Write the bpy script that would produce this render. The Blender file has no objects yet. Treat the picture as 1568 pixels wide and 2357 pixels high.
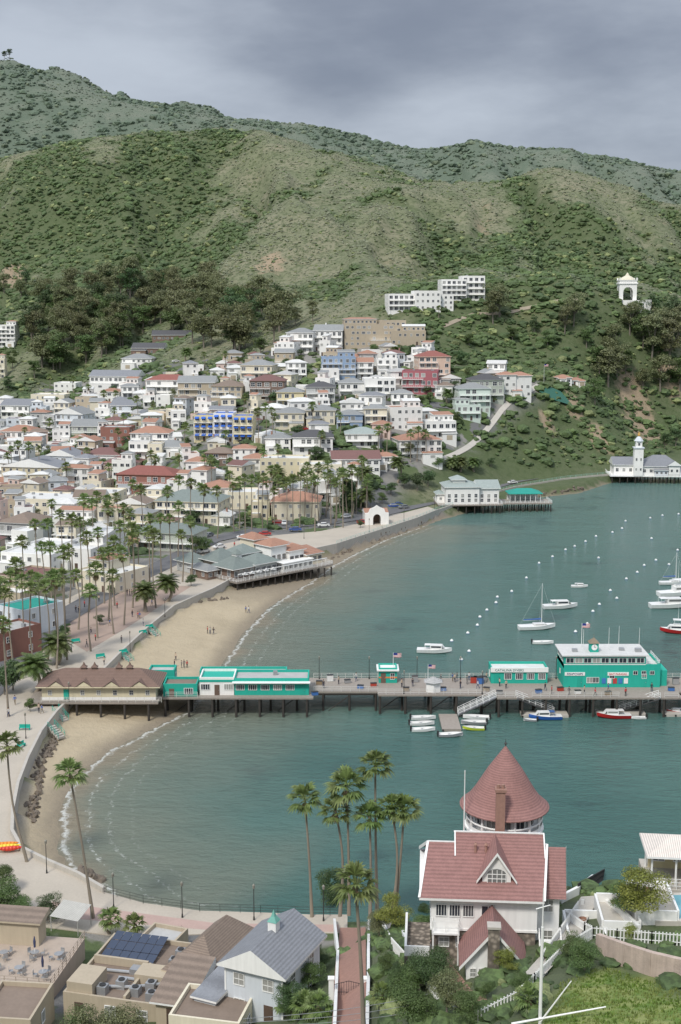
import bpy, bmesh, math, random, numpy as np
from mathutils import Vector, Matrix, geometry
random.seed(7); rng=np.random.default_rng(7)
R=random.random; U=random.uniform
sc=bpy.context.scene; COL=sc.collection
H=79.0; F=2900.0; PIT=math.atan(472.5/F); cp,sp=math.cos(PIT),math.sin(PIT)
# ---------- survey helpers (photo bearings -> real ground positions) ----------
def ray(u,v):
    x=(u-784)/F; y=(1178.5-v)/F
    return Vector((x,cp+y*sp,-sp+y*cp))
def atz(u,v,z):
    d=ray(u,v); t=(z-H)/d.z; return Vector((d.x*t,d.y*t,z))
def aty(u,v,y):
    d=ray(u,v); t=y/d.y; return Vector((d.x*t,y,H+d.z*t))
def mpp(p): return (p.y*cp+(H-p.z)*sp)/F
def cang(p): return math.cos(math.atan2(H-p.z,p.y))
# ---------- nodes / materials ----------
def nd(nt,t,props={},**k):
    n=nt.nodes.new('ShaderNode'+t)
    for a,b in props.items(): setattr(n,a,b)
    for a,b in k.items():
        s=n.inputs[int(a[1:])] if a[0]=='i' and a[1:].isdigit() else n.inputs[a.replace('_',' ')]
        if isinstance(b,bpy.types.NodeSocket): nt.links.new(b,s)
        else: s.default_value=b
    return n
def c4(c): return (c[0],c[1],c[2],1)
def mixc(nt,f,a,b,bl='MIX'):
    n=nt.nodes.new('ShaderNodeMix'); n.data_type='RGBA'; n.blend_type=bl
    for i,x in ((0,f),(6,a),(7,b)):
        if isinstance(x,bpy.types.NodeSocket): nt.links.new(x,n.inputs[i])
        else: n.inputs[i].default_value=x if i==0 else c4(x)
    return n.outputs[2]
def mr(nt,x,a,b,c=0.,d=1.): return nd(nt,'MapRange',{'interpolation_type':'SMOOTHSTEP'},i0=x,i1=a,i2=b,i3=c,i4=d).outputs[0]
def mth(nt,op,a,b=0.,c=0.):
    return nd(nt,'Math',{'operation':op},i0=a,i1=b,i2=c).outputs[0]
def noi(nt,vec,s,det=4.,rough=.55): return nd(nt,'TexNoise',Vector=vec,Scale=s,Detail=det,Roughness=rough).outputs[0]
def newmat(name):
    m=bpy.data.materials.new(name); m.use_nodes=True; nt=m.node_tree
    return m,nt,nt.nodes['Principled BSDF']
MC={}
def mat(name,col,rough=.75,var=.16,s=.7,bump=.0,orand=.07,metal=0.,kind=None,streak=.12):
    if name in MC: return MC[name]
    m,nt,b=newmat(name); o=nd(nt,'TexCoord').outputs['Object']
    n=noi(nt,o,s,6.); v=mth(nt,'MULTIPLY_ADD',n,2*var,1-var)
    mp=nd(nt,'Mapping',Vector=o,Scale=(2.5,2.5,.25)).outputs[0]
    n2=noi(nt,mp,1.2,3.); v=mth(nt,'ADD',v,mth(nt,'MULTIPLY',mth(nt,'SUBTRACT',n2,.5),-2*streak))
    rn=nd(nt,'ObjectInfo').outputs['Random']
    v=mth(nt,'ADD',v,mth(nt,'MULTIPLY',mth(nt,'SUBTRACT',rn,.5),2*orand))
    if kind=='rows':
        w=nd(nt,'TexWave',{'bands_direction':'Z'},Vector=o,Scale=1.7,Distortion=1.,Detail=2.,Detail_Scale=3.).outputs[1]
        w2=noi(nt,o,7.,3.,.7)
        v=mth(nt,'MULTIPLY',v,mr(nt,mth(nt,'ADD',mth(nt,'MULTIPLY',w,.35),mth(nt,'MULTIPLY',w2,.65)),.25,.75,.8,1.16))
    if kind=='stone':
        vo=nd(nt,'TexVoronoi',Vector=o,Scale=2.4); v=mth(nt,'MULTIPLY',v,mr(nt,vo.outputs[0],0.,.7,1.35,.45))
    if kind=='planks':
        w=nd(nt,'TexWave',{'bands_direction':'X'},Vector=o,Scale=1.6,Distortion=.6,Detail=2.).outputs[1]
        v=mth(nt,'MULTIPLY',v,mr(nt,w,0.,1.,.75,1.12))
    h=nd(nt,'HueSaturation',Value=v,Color=c4(col)).outputs[0]
    nt.links.new(h,b.inputs['Base Color']); b.inputs['Roughness'].default_value=rough; b.inputs['Metallic'].default_value=metal
    if bump:
        bn=nd(nt,'Bump',Strength=bump,Distance=.1,Height=noi(nt,o,s*8,4.)).outputs[0]; nt.links.new(bn,b.inputs['Normal'])
    MC[name]=m; return m
def leafmat(name,c1,c2,dark=.65,orand=.2):
    m,nt,b=newmat(name); g=nd(nt,'NewGeometry').outputs['Random Per Island']
    o=nd(nt,'TexCoord').outputs['Object']; rn=nd(nt,'ObjectInfo').outputs['Random']
    c=mixc(nt,mr(nt,noi(nt,o,.5,2.),.35,.65),c1,c2)
    v=mth(nt,'ADD',mth(nt,'MULTIPLY_ADD',g,1.1,dark),mth(nt,'MULTIPLY',mth(nt,'SUBTRACT',rn,.5),2*orand))
    h=nd(nt,'HueSaturation',Value=v,Hue=mth(nt,'MULTIPLY_ADD',rn,.03,.485),Color=c)
    nt.links.new(h.outputs[0],b.inputs['Base Color']); b.inputs['Roughness'].default_value=.5
    tr=nd(nt,'BsdfTranslucent',Color=h.outputs[0]); mx=nd(nt,'MixShader',i0=.42,i1=b.outputs[0],i2=tr.outputs[0]); nt.links.new(mx.outputs[0],nt.nodes['Material Output'].inputs[0])
    return m
WC={'white':(.83,.82,.79),'cream':(.72,.66,.52),'yellow':(.66,.58,.36),'butter':(.62,.56,.4),'tan':(.46,.39,.29),'blue':(.25,.34,.48),'pale_blue':(.6,.64,.68),'grey':(.45,.46,.45),'brown':(.2,.14,.11),'pink':(.64,.5,.44),'crimson':(.4,.13,.15),'mint':(.57,.65,.59),'teal':(.016,.38,.29),'brick':(.28,.13,.1),'peach':(.66,.49,.39),'sage':(.4,.43,.37)}
RC={'tile':(.36,.195,.135),'dark':(.085,.085,.09),'grey':(.26,.27,.27),'maroon':(.19,.1,.09),'red':(.27,.1,.08),'light':(.64,.64,.62),'concrete':(.42,.42,.41),'brown':(.22,.17,.135),'slate':(.22,.23,.25),'teal':(.02,.27,.22),'blue':(.04,.12,.42),'sage':(.32,.37,.35),'weathered_green':(.19,.225,.21),'rust_brown':(.17,.11,.085)}
def wm(k): return mat('paint_'+k,WC[k],.7,.1,.5)
def rm(k): return mat('roof_'+k,RC[k],.8,.2,1.1,.3,kind='rows')
def simple(k,c,**q): return mat(k,c,**q)
WHITE=mat('white_trim',(.82,.82,.8),.55,.06,.8,orand=.02); WOOD=mat('weathered_wood',(.33,.29,.25),.85,.25,2.,.3,kind='planks')
PILE=mat('dark_pile',(.05,.044,.038),.9,.3,2.); CONC=mat('concrete',(.47,.44,.39),.85,.15,.6,.2); ASPH=mat('asphalt',(.14,.14,.145),.9,.2,.4,.1)
TEAL=wm('teal'); METAL=mat('grey_metal',(.38,.39,.4),.4,.1,1.,metal=.4); STEEL=mat('dark_metal',(.03,.03,.03),.5)
DOORM=mat('door_wood',(.12,.08,.06),.6,orand=.3); BARK=mat('palm_bark',(.27,.23,.18),.9,.3,3.,.5); BARK2=mat('tree_bark',(.2,.175,.145),.9,.3,3.,.4)
STONE=mat('field_stone',(.33,.28,.23),.9,.25,1.5,.5,kind='stone'); BRICK=mat('red_brick',(.33,.19,.15),.85,.25,3.,.3); ROCK=mat('rock',(.17,.14,.11),.95,.35,1.,.6)
REDROOF=mat('red_shingle',(.285,.15,.135),.85,.2,1.2,.3,kind='rows')
def glassmat():
    m,nt,b=newmat('window_glass'); rn=nd(nt,'ObjectInfo').outputs['Random']
    nt.links.new(mixc(nt,mr(nt,rn,.4,1.),(.035,.042,.055),(.33,.33,.31)),b.inputs['Base Color']); b.inputs['Roughness'].default_value=.12
    return m
GLASS=glassmat()
# ---------- mesh helpers ----------
class MB:
    def __init__(s): s.v=[];s.f=[];s.m=[]
    def poly(s,pts,mi=0):
        n=len(s.v); s.v+=[tuple(p) for p in pts]; s.f.append(tuple(range(n,n+len(pts)))); s.m.append(mi)
    def box(s,x0,x1,y0,y1,z0,z1,mi=0):
        n=len(s.v); s.v+=[(x,y,z) for z in (z0,z1) for x,y in ((x0,y0),(x1,y0),(x1,y1),(x0,y1))]
        s.f+=[(n,n+3,n+2,n+1),(n+4,n+5,n+6,n+7)]+[(n+i,n+(i+1)%4,n+4+(i+1)%4,n+4+i) for i in range(4)]; s.m+=[mi]*6
    def cyl(s,p,q,r0,r1=None,k=8,mi=0):
        p=Vector(p);q=Vector(q); r1=r0 if r1 is None else r1; d=(q-p).normalized()
        a=d.orthogonal().normalized(); b=d.cross(a); n=len(s.v)
        for c,r in ((p,r0),(q,r1)):
            for i in range(k):
                t=2*math.pi*i/k; s.v.append(tuple(c+(a*math.cos(t)+b*math.sin(t))*r))
        s.f+=[(n+i,n+(i+1)%k,n+k+(i+1)%k,n+k+i) for i in range(k)]; s.m+=[mi]*k
        s.f+=[tuple(range(n+k-1,n-1,-1)),tuple(range(n+k,n+2*k))]; s.m+=[mi]*2
    def lathe(s,prof,k=12,mi=0,c=(0,0)):
        n=len(s.v)
        for r,z in prof:
            for i in range(k):
                t=2*math.pi*(i+.5)/k; s.v.append((c[0]+r*math.cos(t),c[1]+r*math.sin(t),z))
        for j in range(len(prof)-1):
            for i in range(k):
                s.f.append((n+j*k+i,n+j*k+(i+1)%k,n+(j+1)*k+(i+1)%k,n+(j+1)*k+i)); s.m.append(mi)
    def rail(s,p,q,h=1.,step=1.6,r=.05,mi=0,bars=3):
        p=Vector(p);q=Vector(q); L=(q-p).length; n=max(1,int(L/step))
        for i in range(n+1):
            c=p.lerp(q,i/n); s.cyl(c,c+Vector((0,0,h)),r,k=4,mi=mi)
        for j in range(bars):
            z=Vector((0,0,h*(j+1)/bars)); s.cyl(p+z,q+z,r*.8,k=4,mi=mi)
    def mesh(s,name,mats,smooth=False):
        me=bpy.data.meshes.new(name); me.from_pydata(s.v,[],s.f)
        for m in mats: me.materials.append(m)
        me.polygons.foreach_set('material_index',s.m)
        if smooth: me.polygons.foreach_set('use_smooth',[True]*len(s.f))
        me.update(); return me
def add(name,me,par=None,loc=(0,0,0),rot=(0,0,0),scl=(1,1,1),label=None,cat=None,group=None,kind=None):
    o=bpy.data.objects.new(name,me); o.location=loc; o.rotation_euler=rot; o.scale=scl
    if par: o.parent=par
    if label: o['label']=label
    if cat: o['category']=cat
    if group: o['group']=group
    if kind: o['kind']=kind
    COL.objects.link(o); return o
def thing(name,loc,yaw,label,cat,group=None): return add(name,None,None,loc,(0,0,math.radians(yaw)),label=label,cat=cat,group=group)
def npmesh(name,V,Fc,mats,tint=None,smooth=False):
    k=Fc.shape[1]; me=bpy.data.meshes.new(name); me.vertices.add(len(V)); me.vertices.foreach_set('co',V.astype('f').ravel())
    me.loops.add(Fc.size); me.loops.foreach_set('vertex_index',Fc.astype('i').ravel())
    me.polygons.add(len(Fc)); me.polygons.foreach_set('loop_start',np.arange(len(Fc),dtype='i')*k)
    me.update(calc_edges=True)
    for m in mats: me.materials.append(m)
    if tint is not None:
        a=me.attributes.new('tint','FLOAT_COLOR','POINT'); a.data.foreach_set('color',np.concatenate([tint,np.ones((len(tint),1))],1).astype('f').ravel())
    me.polygons.foreach_set('use_smooth',[smooth]*len(Fc)); return me
# ---------- terrain ----------
def vn(x,y,s=0):
    ix=np.floor(x);iy=np.floor(y);fx=x-ix;fy=y-iy;fx=fx*fx*(3-2*fx);fy=fy*fy*(3-2*fy)
    h=lambda a,b:np.modf(np.abs(np.sin(a*127.1+b*311.7+s*74.7)*43758.5453))[0]
    return (h(ix,iy)*(1-fx)+h(ix+1,iy)*fx)*(1-fy)+(h(ix,iy+1)*(1-fx)+h(ix+1,iy+1)*fx)*fy
def fbm(x,y,s=0,o=4):
    r=0;a=.5
    for i in range(o): r=r+a*vn(x*2**i,y*2**i,s+i); a*=.5
    return r
cz=[(1850,1078),(1700,1085),(1568,1092),(1480,1100),(1400,1112),(1330,1135),(1265,1142),(1190,1150),(1110,1168),(1040,1189),(965,1214),(885,1244),(815,1276),(760,1306),(712,1343),(652,1377),(608,1410),(562,1460),(525,1515),(500,1560),(432,1638),(340,1685),(255,1728),(190,1780),(152,1830),(143,1890),(140,1950),(165,2000),(228,2035)]
coast=[atz(u,v,0) for u,v in cz]+[atz(u,v,3) for u,v in [(330,2078),(460,2096),(600,2100),(720,2105),(940,2095)]]
sea=[(900,620)]+[(p.x,p.y) for p in coast]+[(22,150),(32,147),(60,142),(110,142),(900,140)]
wallpx=[(1010,1176),(960,1196),(880,1222),(775,1256),(700,1272),(625,1296),(545,1330),(490,1360),(455,1375),(400,1400),(345,1445),(285,1500),(240,1545),(175,1600),(130,1645),(95,1690),(65,1750),(42,1810),(30,1870),(28,1920),(50,1960),(110,1990),(180,2020),(240,2055)]
wall=[atz(u,v,3) for u,v in wallpx]
beach=[(p.x,p.y) for p in coast[9:30]]+[(p.x,p.y) for p in wall[::-1]]
def segd(X,Y,poly,closed=True):
    d=np.full(X.shape,1e9); n=len(poly)
    for i in range(n if closed else n-1):
        ax,ay=poly[i];bx,by=poly[(i+1)%n]; dx,dy=bx-ax,by-ay; L=dx*dx+dy*dy+1e-9
        t=np.clip(((X-ax)*dx+(Y-ay)*dy)/L,0,1); d=np.minimum(d,np.hypot(X-ax-t*dx,Y-ay-t*dy))
    return d
def inside(X,Y,poly):
    r=np.zeros(X.shape,bool); n=len(poly)
    for i in range(n):
        ax,ay=poly[i];bx,by=poly[(i+1)%n]
        if ay==by: continue
        r^=((ay>Y)!=(by>Y))&(X<(bx-ax)*(Y-ay)/(by-ay)+ax)
    return r
A=[(0,1300,2),(200,1300,2),(400,1280,2),(-300,1300,2),(600,1230,2),(0,1500,2),(200,1450,2),(0,1700,2),(20,1950,2),(-300,1700,2),(-300,2000,2),(700,1200,2),(850,1190,2),(1000,1160,2.5),(1190,1108,3),(1350,1085,4),(1450,1072,5),(1700,1050,6),(60,2050,2.5),(250,2110,2.5),(600,2125,2.5),(100,2300,4),(-200,2300,5),(300,2320,5),(600,2330,9),(780,2340,13),(740,2180,4),(900,2220,16),(960,2130,11),(1100,2200,25),(1010,2170,21),(1250,2150,25),(1340,2050,24),(1350,2110,25),(1480,2060,26),(1568,2150,26),(1480,2200,28),(1380,2300,29),(1568,2357,31),(1250,2330,29),(1000,2350,24)]
B=[(300,1130,500),(100,1130,510),(100,1040,590),(0,930,720),(200,880,760),(450,1000,560),(450,930,620),(400,860,690),(600,1040,520),(600,920,590),(600,840,650),(700,820,650),(850,800,660),(800,940,570),(800,1050,510),(965,1060,520),(1000,960,570),(1000,880,610),(1190,915,600),(1250,890,620),(1350,890,640),(1300,1000,600),(1450,1000,640),(1450,900,680),(1568,960,680),(1440,700,720),(1568,700,760),(1350,720,700),(1060,695,700),(950,720,680),(1200,750,690),(1200,850,650),(0,850,850),(200,800,850),(400,790,760),(0,700,1000),(200,690,950),(400,740,830),(600,760,750),(640,700,800),
(0,600,1100),(300,600,1050),(600,620,900),(900,620,820),(1200,640,800),(1500,650,850),(0,450,1200),(300,450,1150),(600,480,1000),(900,480,980),(1200,480,980),(1500,540,1000),
(-200,365,1350),(0,358,1350),(180,322,1350),(350,304,1350),(540,294,1350),(700,330,1300),(830,370,1230),(930,405,1180),(1060,428,1130),(1180,405,1130),(1290,388,1130),(1400,415,1130),(1500,455,1150),(1568,475,1150),(1800,520,1150),
(0,440,1600),(250,425,1600),(540,420,1550),(830,480,1500),(1060,540,1420),(1290,530,1420),(1500,590,1420),(0,250,1950),(250,275,1950),(500,310,1900),
(-200,104,2200),(0,129,2200),(60,134,2200),(120,154,2200),(200,188,2200),(350,217,2200),(450,234,2200),(520,260,2150),(600,280,2100),(700,290,2100),(780,296,2100),(860,338,2050),(900,352,2000),(960,355,1950),(1030,343,1900),(1060,322,1900),(1100,314,1900),(1150,334,1900),(1215,360,1900),(1260,350,1900),(1300,342,1900),(1350,352,1900),(1400,370,1900),(1480,382,1900),(1568,396,1900),(1750,430,1900),
(0,300,2800),(500,400,2800),(1000,480,2600),(1568,520,2600)]
cps=[atz(*a) for a in A]+[aty(*b) for b in B]+[Vector(q) for q in [(30,138,6),(60,134,8),(110,134,9),(-100,40,30),(0,40,33),(100,40,36),(-100,0,55),(0,0,62),(100,0,62),(0,-60,72),(-200,-60,60),(200,-60,72),(-500,500,20),(-700,1000,120),(-900,2000,400),(600,900,90),(900,1900,250),(350,650,15)]]
PX=np.array([[p.x/300,p.y/300] for p in cps]); PZ=np.array([p.z for p in cps]); n=len(PX)
def ker(r2): return .5*r2*np.log(r2+1e-12)
K=ker(((PX[:,None]-PX[None])**2).sum(-1))+np.eye(n)*1e-4
M_=np.zeros((n+3,n+3)); M_[:n,:n]=K; M_[:n,n]=1; M_[:n,n+1:]=PX; M_[n,:n]=1; M_[n+1:,:n]=PX.T
Wt=np.linalg.solve(M_,np.concatenate([PZ,[0,0,0]]))
def tps(X,Y):
    x=X/300;y=Y/300; r=Wt[n]+Wt[n+1]*x+Wt[n+2]*y
    for i in range(n): r=r+Wt[i]*ker((x-PX[i,0])**2+(y-PX[i,1])**2)
    return r
ss=lambda x,a,b:(lambda t:t*t*(3-2*t))(np.clip((x-a)/(b-a),0,1))
def gully(X,Y):
    a=np.abs(fbm(X/110+.35*fbm(X/90,Y/110,3),Y/420+X/800,5,3)-.44)*2; b=np.abs(fbm(X/48+.5*fbm(X/60,Y/70,8),Y/190-X/500,15,3)-.44)*2
    return (1-ss(a,0,.36)),(1-ss(b,0,.3))
def hgt(X,Y):
    X=np.asarray(X,float);Y=np.asarray(Y,float); b=tps(X,Y)
    far=ss(Y,700,950); yr=1130+220*ss(-X,-60,160); ridge=np.clip(np.exp(-((Y-yr)/75)**2)*.85+np.exp(-((Y-2020)/190)**2)*.97,0,1)
    g1,g2=gully(X,Y)
    b=b-far*(1-ridge)*(g1*24+g2*9)+far*(fbm(X/26,Y/30,9,3)-.44)*4+ss(Y,600,700)*(fbm(X/14,Y/14,2,2)-.37)*2
    b=np.maximum(b,3.)
    sd=segd(X,Y,sea); ins=inside(X,Y,sea); bi=inside(X,Y,beach)&~ins
    z=np.where(ins,np.maximum(-.25*sd,-7),np.where(bi,np.minimum(.085*sd,2.2),np.minimum(b,.2+1.25*sd)))
    return z
def hz(x,y): return float(hgt(np.array([x]),np.array([y]))[0])
TY=np.concatenate([np.arange(60,760,2.5),np.geomspace(760,2700,260)])
def hit(u,v):
    d=ray(u,v); t=TY/d.y; z=H+d.z*t; g=hgt(d.x*t,TY); k=np.where(z<g)[0]
    if len(k)==0 or k[0]==0:
        i=int(np.argmin((z-g)[300:]))+300; return Vector((d.x*t[i],TY[i],g[i]))
    i=k[0]; a=z[i-1]-g[i-1]; b=g[i]-z[i]; f=a/(a+b+1e-9); y=TY[i-1]+(TY[i]-TY[i-1])*f; tt=y/d.y
    x=d.x*tt; return Vector((x,y,hz(x,y)))
townpx=[(-150,1290),(-150,960),(0,950),(120,885),(330,845),(500,850),(660,800),(960,785),(1050,860),(1235,885),(1040,1020),(900,1110),(860,1180),(760,1210),(500,1230),(300,1290)]
town=[(p.x,p.y) for p in [hit(*q) for q in townpx]]
def axis(segs):
    r=[]
    for a,b,s in segs: r+=list(np.arange(a,b,s))
    return np.array(r)
gx=axis([(-1050,-420,15),(-420,-200,6),(-200,180,2.5),(180,420,6),(420,1051,15)]); gy=axis([(-60,60,6),(60,660,2.5),(660,1500,6),(1500,2800,13)])
GX,GY=np.meshgrid(gx,gy); X=GX.ravel();Y=GY.ravel(); Z=hgt(X,Y)
nx,ny=len(gx),len(gy); idx=np.arange(nx*ny).reshape(ny,nx)
def gridf(idx): return np.stack([idx[:-1,:-1].ravel(),idx[:-1,1:].ravel(),idx[1:,1:].ravel(),idx[1:,:-1].ravel()],1)
sdX=segd(X,Y,sea); tin=inside(X,Y,town); td=segd(X,Y,town)
hillm=np.where(tin,0,ss(td,0,10))*(Y>470); hillm=np.where((Y<147)&(Z>4.5),.85,hillm)
bm_=inside(X,Y,beach)|(inside(X,Y,sea)); wet=np.maximum(1-ss(sdX,.6,6),ss(Y,318,352)*1.)
lawn=[(p.x,p.y) for p in [hit(*q) for q in [(1250,2357),(1290,2265),(1385,2225),(1568,2280),(1700,2320),(1700,2500),(1250,2500)]]]
lawnm=inside(X,Y,lawn)*1.
cl=np.zeros_like(X)
for u,v,r in [(1460,930,15),(1475,985,14),(1385,1010,9),(1540,860,11),(620,610,14),(30,640,18),(1320,930,7),(1260,975,6),(500,300,25),(250,215,40)]:
    q=hit(u,v); cl=np.maximum(cl,np.exp(-((X-q.x)**2+(Y-q.y)**2*.4)/r**2))
greenP=[(hit(u,v),r,a) for u,v,r,a in [(120,520,110,.22),(300,600,90,.22),(60,420,90,.14),(1500,600,60,.1),(1200,800,60,.2),(1350,850,60,.22),(1200,980,50,.25),(1400,950,60,.2),(1330,1030,50,.22),(560,430,70,-.12),(900,500,80,-.12),(1150,480,70,-.12),(700,600,50,-.06)]]
def greenness(x,y):
    g=fbm(x/38,y/60,21,4)+.28*vn(x/9,y/9,5)
    for q,r,a in greenP: g=g+a*np.exp(-((x-q.x)**2+(y-q.y)**2*.5)/r**2)
    g1,g2=gully(x,y); return g+.2*g1+.1*g2-.03
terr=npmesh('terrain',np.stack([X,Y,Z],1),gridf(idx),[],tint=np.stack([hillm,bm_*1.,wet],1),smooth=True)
a=terr.attributes.new('zone','FLOAT_COLOR','POINT'); a.data.foreach_set('color',np.stack([lawnm,cl,ss(Y,1380,1600),ss(greenness(X,Y),.55,.78)],1).astype('f').ravel())  # blue channel masks the far hills for the painted haze
m,nt,b=newmat('terrain_ground'); o=nd(nt,'TexCoord').outputs['Object']
t1=nd(nt,'SeparateColor',Color=nd(nt,'Attribute',{'attribute_name':'tint'}).outputs[0]).outputs; za=nd(nt,'Attribute',{'attribute_name':'zone'}).outputs; t2=nd(nt,'SeparateColor',Color=za[0]).outputs
hc=mixc(nt,mr(nt,noi(nt,o,.03,5.),.42,.6),(.165,.18,.1),(.21,.205,.13)); hc=mixc(nt,mr(nt,noi(nt,o,.25,6.,.7),.45,.62),hc,(.09,.11,.05)); hc=mixc(nt,mr(nt,noi(nt,o,.015,6.,.65),.62,.72),hc,(.27,.22,.14)); hc=mixc(nt,mth(nt,'MULTIPLY',za['Alpha'],.75),hc,(.06,.09,.03))
hc=mixc(nt,mth(nt,'MULTIPLY',t2[2],.55),hc,(.125,.165,.14))  # distance haze painted into the far hill colour
cc=mixc(nt,noi(nt,o,.15,5.),(.25,.19,.12),(.38,.3,.21)); cm=mr(nt,mth(nt,'MULTIPLY',t2[1],noi(nt,o,.12,5.,.7)),.24,.42); hc=mixc(nt,cm,hc,cc)
tc=mixc(nt,mr(nt,noi(nt,o,.05,3.),.45,.55),(.25,.24,.22),(.15,.15,.15)); tc=mixc(nt,mr(nt,noi(nt,o,.08,4.),.5,.56),tc,(.085,.12,.045))
c=mixc(nt,t1[0],tc,hc)
sand=mixc(nt,noi(nt,o,.3,6.,.7),(.41,.335,.225),(.51,.43,.3)); sand=mixc(nt,mth(nt,'MULTIPLY',mr(nt,noi(nt,o,.08,5.),.5,.7),.35),sand,(.28,.23,.155)); sand=mixc(nt,mth(nt,'MULTIPLY',t1[2],.85),sand,mixc(nt,noi(nt,o,.8,5.,.7),(.16,.135,.1),(.26,.215,.155)))
c=mixc(nt,t1[1],c,sand); c=mixc(nt,t2[0],c,mixc(nt,mr(nt,noi(nt,o,.6,6.,.7),.35,.65),(.11,.19,.03),(.26,.29,.1)))
nt.links.new(c,b.inputs['Base Color']); b.inputs['Roughness'].default_value=.95
nt.links.new(nd(nt,'Bump',Strength=.6,Distance=1.,Height=noi(nt,o,.6,6.,.7)).outputs[0],b.inputs['Normal'])
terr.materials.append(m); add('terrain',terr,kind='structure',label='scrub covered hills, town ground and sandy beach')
# ---------- water ----------
wx=axis([(-130,260,2.),(260,900,20)]); wy=np.arange(118,662,2.); WX,WY=np.meshgrid(wx,wy); x=WX.ravel();y=WY.ravel()
ws=np.where(inside(x,y,sea),1,-1)*segd(x,y,sea); bdist=segd(x,y,[(p.x,p.y) for p in coast[10:30]],False)
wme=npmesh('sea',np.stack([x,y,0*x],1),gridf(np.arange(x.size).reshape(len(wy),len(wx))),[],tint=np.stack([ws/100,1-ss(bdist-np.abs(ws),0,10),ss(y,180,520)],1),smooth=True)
m,nt,b=newmat('sea_water'); o=nd(nt,'TexCoord').outputs['Object']
t1=nd(nt,'SeparateColor',Color=nd(nt,'Attribute',{'attribute_name':'tint'}).outputs[0]).outputs
s=mth(nt,'MULTIPLY',t1[0],100.); big=noi(nt,o,.02,4.)
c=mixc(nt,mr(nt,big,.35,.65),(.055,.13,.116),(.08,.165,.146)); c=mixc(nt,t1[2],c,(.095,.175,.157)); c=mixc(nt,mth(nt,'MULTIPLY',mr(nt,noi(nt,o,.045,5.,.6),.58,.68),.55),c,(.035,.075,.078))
s2=mth(nt,'ADD',s,mth(nt,'MULTIPLY',mth(nt,'SUBTRACT',noi(nt,o,.05,4.),.5),22.))
c=mixc(nt,mth(nt,'MULTIPLY',mr(nt,s2,42.,3.),t1[1]),c,(.17,.195,.155)); c=mixc(nt,mth(nt,'MULTIPLY',mr(nt,s2,7.,-2.),t1[1]),c,(.25,.215,.155))
s3=mth(nt,'ADD',s,mth(nt,'MULTIPLY',mth(nt,'SUBTRACT',noi(nt,o,.35,5.,.65),.5),4.))
w=mth(nt,'SINE',mth(nt,'MULTIPLY',s3,1.9)); fo=mth(nt,'MULTIPLY',mr(nt,w,.75,.99),mr(nt,s3,15.,2.))
fo=mth(nt,'MULTIPLY',fo,mth(nt,'MULTIPLY',mr(nt,noi(nt,o,.9,6.,.75),.46,.68),.6))
fo=mth(nt,'MAXIMUM',fo,mth(nt,'MULTIPLY',mr(nt,mth(nt,'ABSOLUTE',mth(nt,'SUBTRACT',s3,.5)),.6,.05,0.,.75),mr(nt,noi(nt,o,.7,6.,.75),.36,.6)))
fo=mth(nt,'MULTIPLY',fo,t1[1])
c=mixc(nt,fo,c,(.72,.74,.71)); nt.links.new(c,b.inputs['Base Color']); nt.links.new(mr(nt,fo,0.,1.,.14,.7),b.inputs['Roughness']); b.inputs['IOR'].default_value=1.33
mp=nd(nt,'Mapping',Vector=o,Scale=(.5,1.,1.),Rotation=(0,0,.3)).outputs[0]
hh=mth(nt,'ADD',noi(nt,mp,.7,7.,.68),mth(nt,'MULTIPLY',noi(nt,mp,.12,3.),1.2))
nt.links.new(nd(nt,'Bump',Strength=.75,Distance=1.,Height=hh).outputs[0],b.inputs['Normal'])
wme.materials.append(m); add('sea_water',wme,kind='structure',label='calm teal harbour water with small ripples')
# ---------- promenade, walls, roads ----------
def slab(name,pts,z0,z1,m,**k):
    q=MB(); tri=geometry.tessellate_polygon([[Vector((p[0],p[1],0)) for p in pts]])
    for t in tri:
        P=[pts[i] for i in t]; ar=(P[1][0]-P[0][0])*(P[2][1]-P[0][1])-(P[1][1]-P[0][1])*(P[2][0]-P[0][0])
        if ar<0: P=P[::-1]
        q.poly([(p[0],p[1],z1) for p in P])
    for i in range(len(pts)):
        a,b=pts[i],pts[(i+1)%len(pts)]; q.poly([(a[0],a[1],z0),(b[0],b[1],z0),(b[0],b[1],z1),(a[0],a[1],z1)])
    return add(name,q.mesh(name,[m]),**k)
PAVE=mat('promenade_paving',(.46,.41,.34),.85,.2,.15,.1); PAVE2=mat('plaza_brick',(.36,.27,.22),.85,.2,.2,.1)
inl=[atz(u,v,3.12) for u,v in [(-200,2055),(-200,1700),(-100,1500),(60,1420),(260,1330),(420,1270),(600,1235),(740,1222),(860,1198),(985,1166)]]
fr=[atz(u,v,3) for u,v in [(330,2080),(460,2098),(600,2102),(720,2107),(800,2107),(800,2150),(500,2150),(300,2160),(60,2130)]]
slab('promenade_pavement',[tuple(p[:2]) for p in wall+fr+inl],.5,3.12,PAVE,kind='structure',label='pale paved waterfront promenade')
pz=[atz(u,v,3.13) for u,v in [(200,1500),(300,1440),(400,1375),(440,1350),(300,1340),(200,1390),(120,1450)]]
slab('plaza_pavement',[tuple(p[:2]) for p in pz],3.0,3.126,PAVE2,kind='structure',label='reddish brick plaza')
pz=[atz(u,v,3.13) for u,v in [(120,2075),(500,2125),(780,2128),(780,2145),(500,2142),(120,2110)]]
slab('footpath',[tuple(p[:2]) for p in pz],3.0,3.126,mat('pink_paving',(.42,.3,.26),.85,.15,.5),kind='structure',label='pink paved path along the water')
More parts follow.
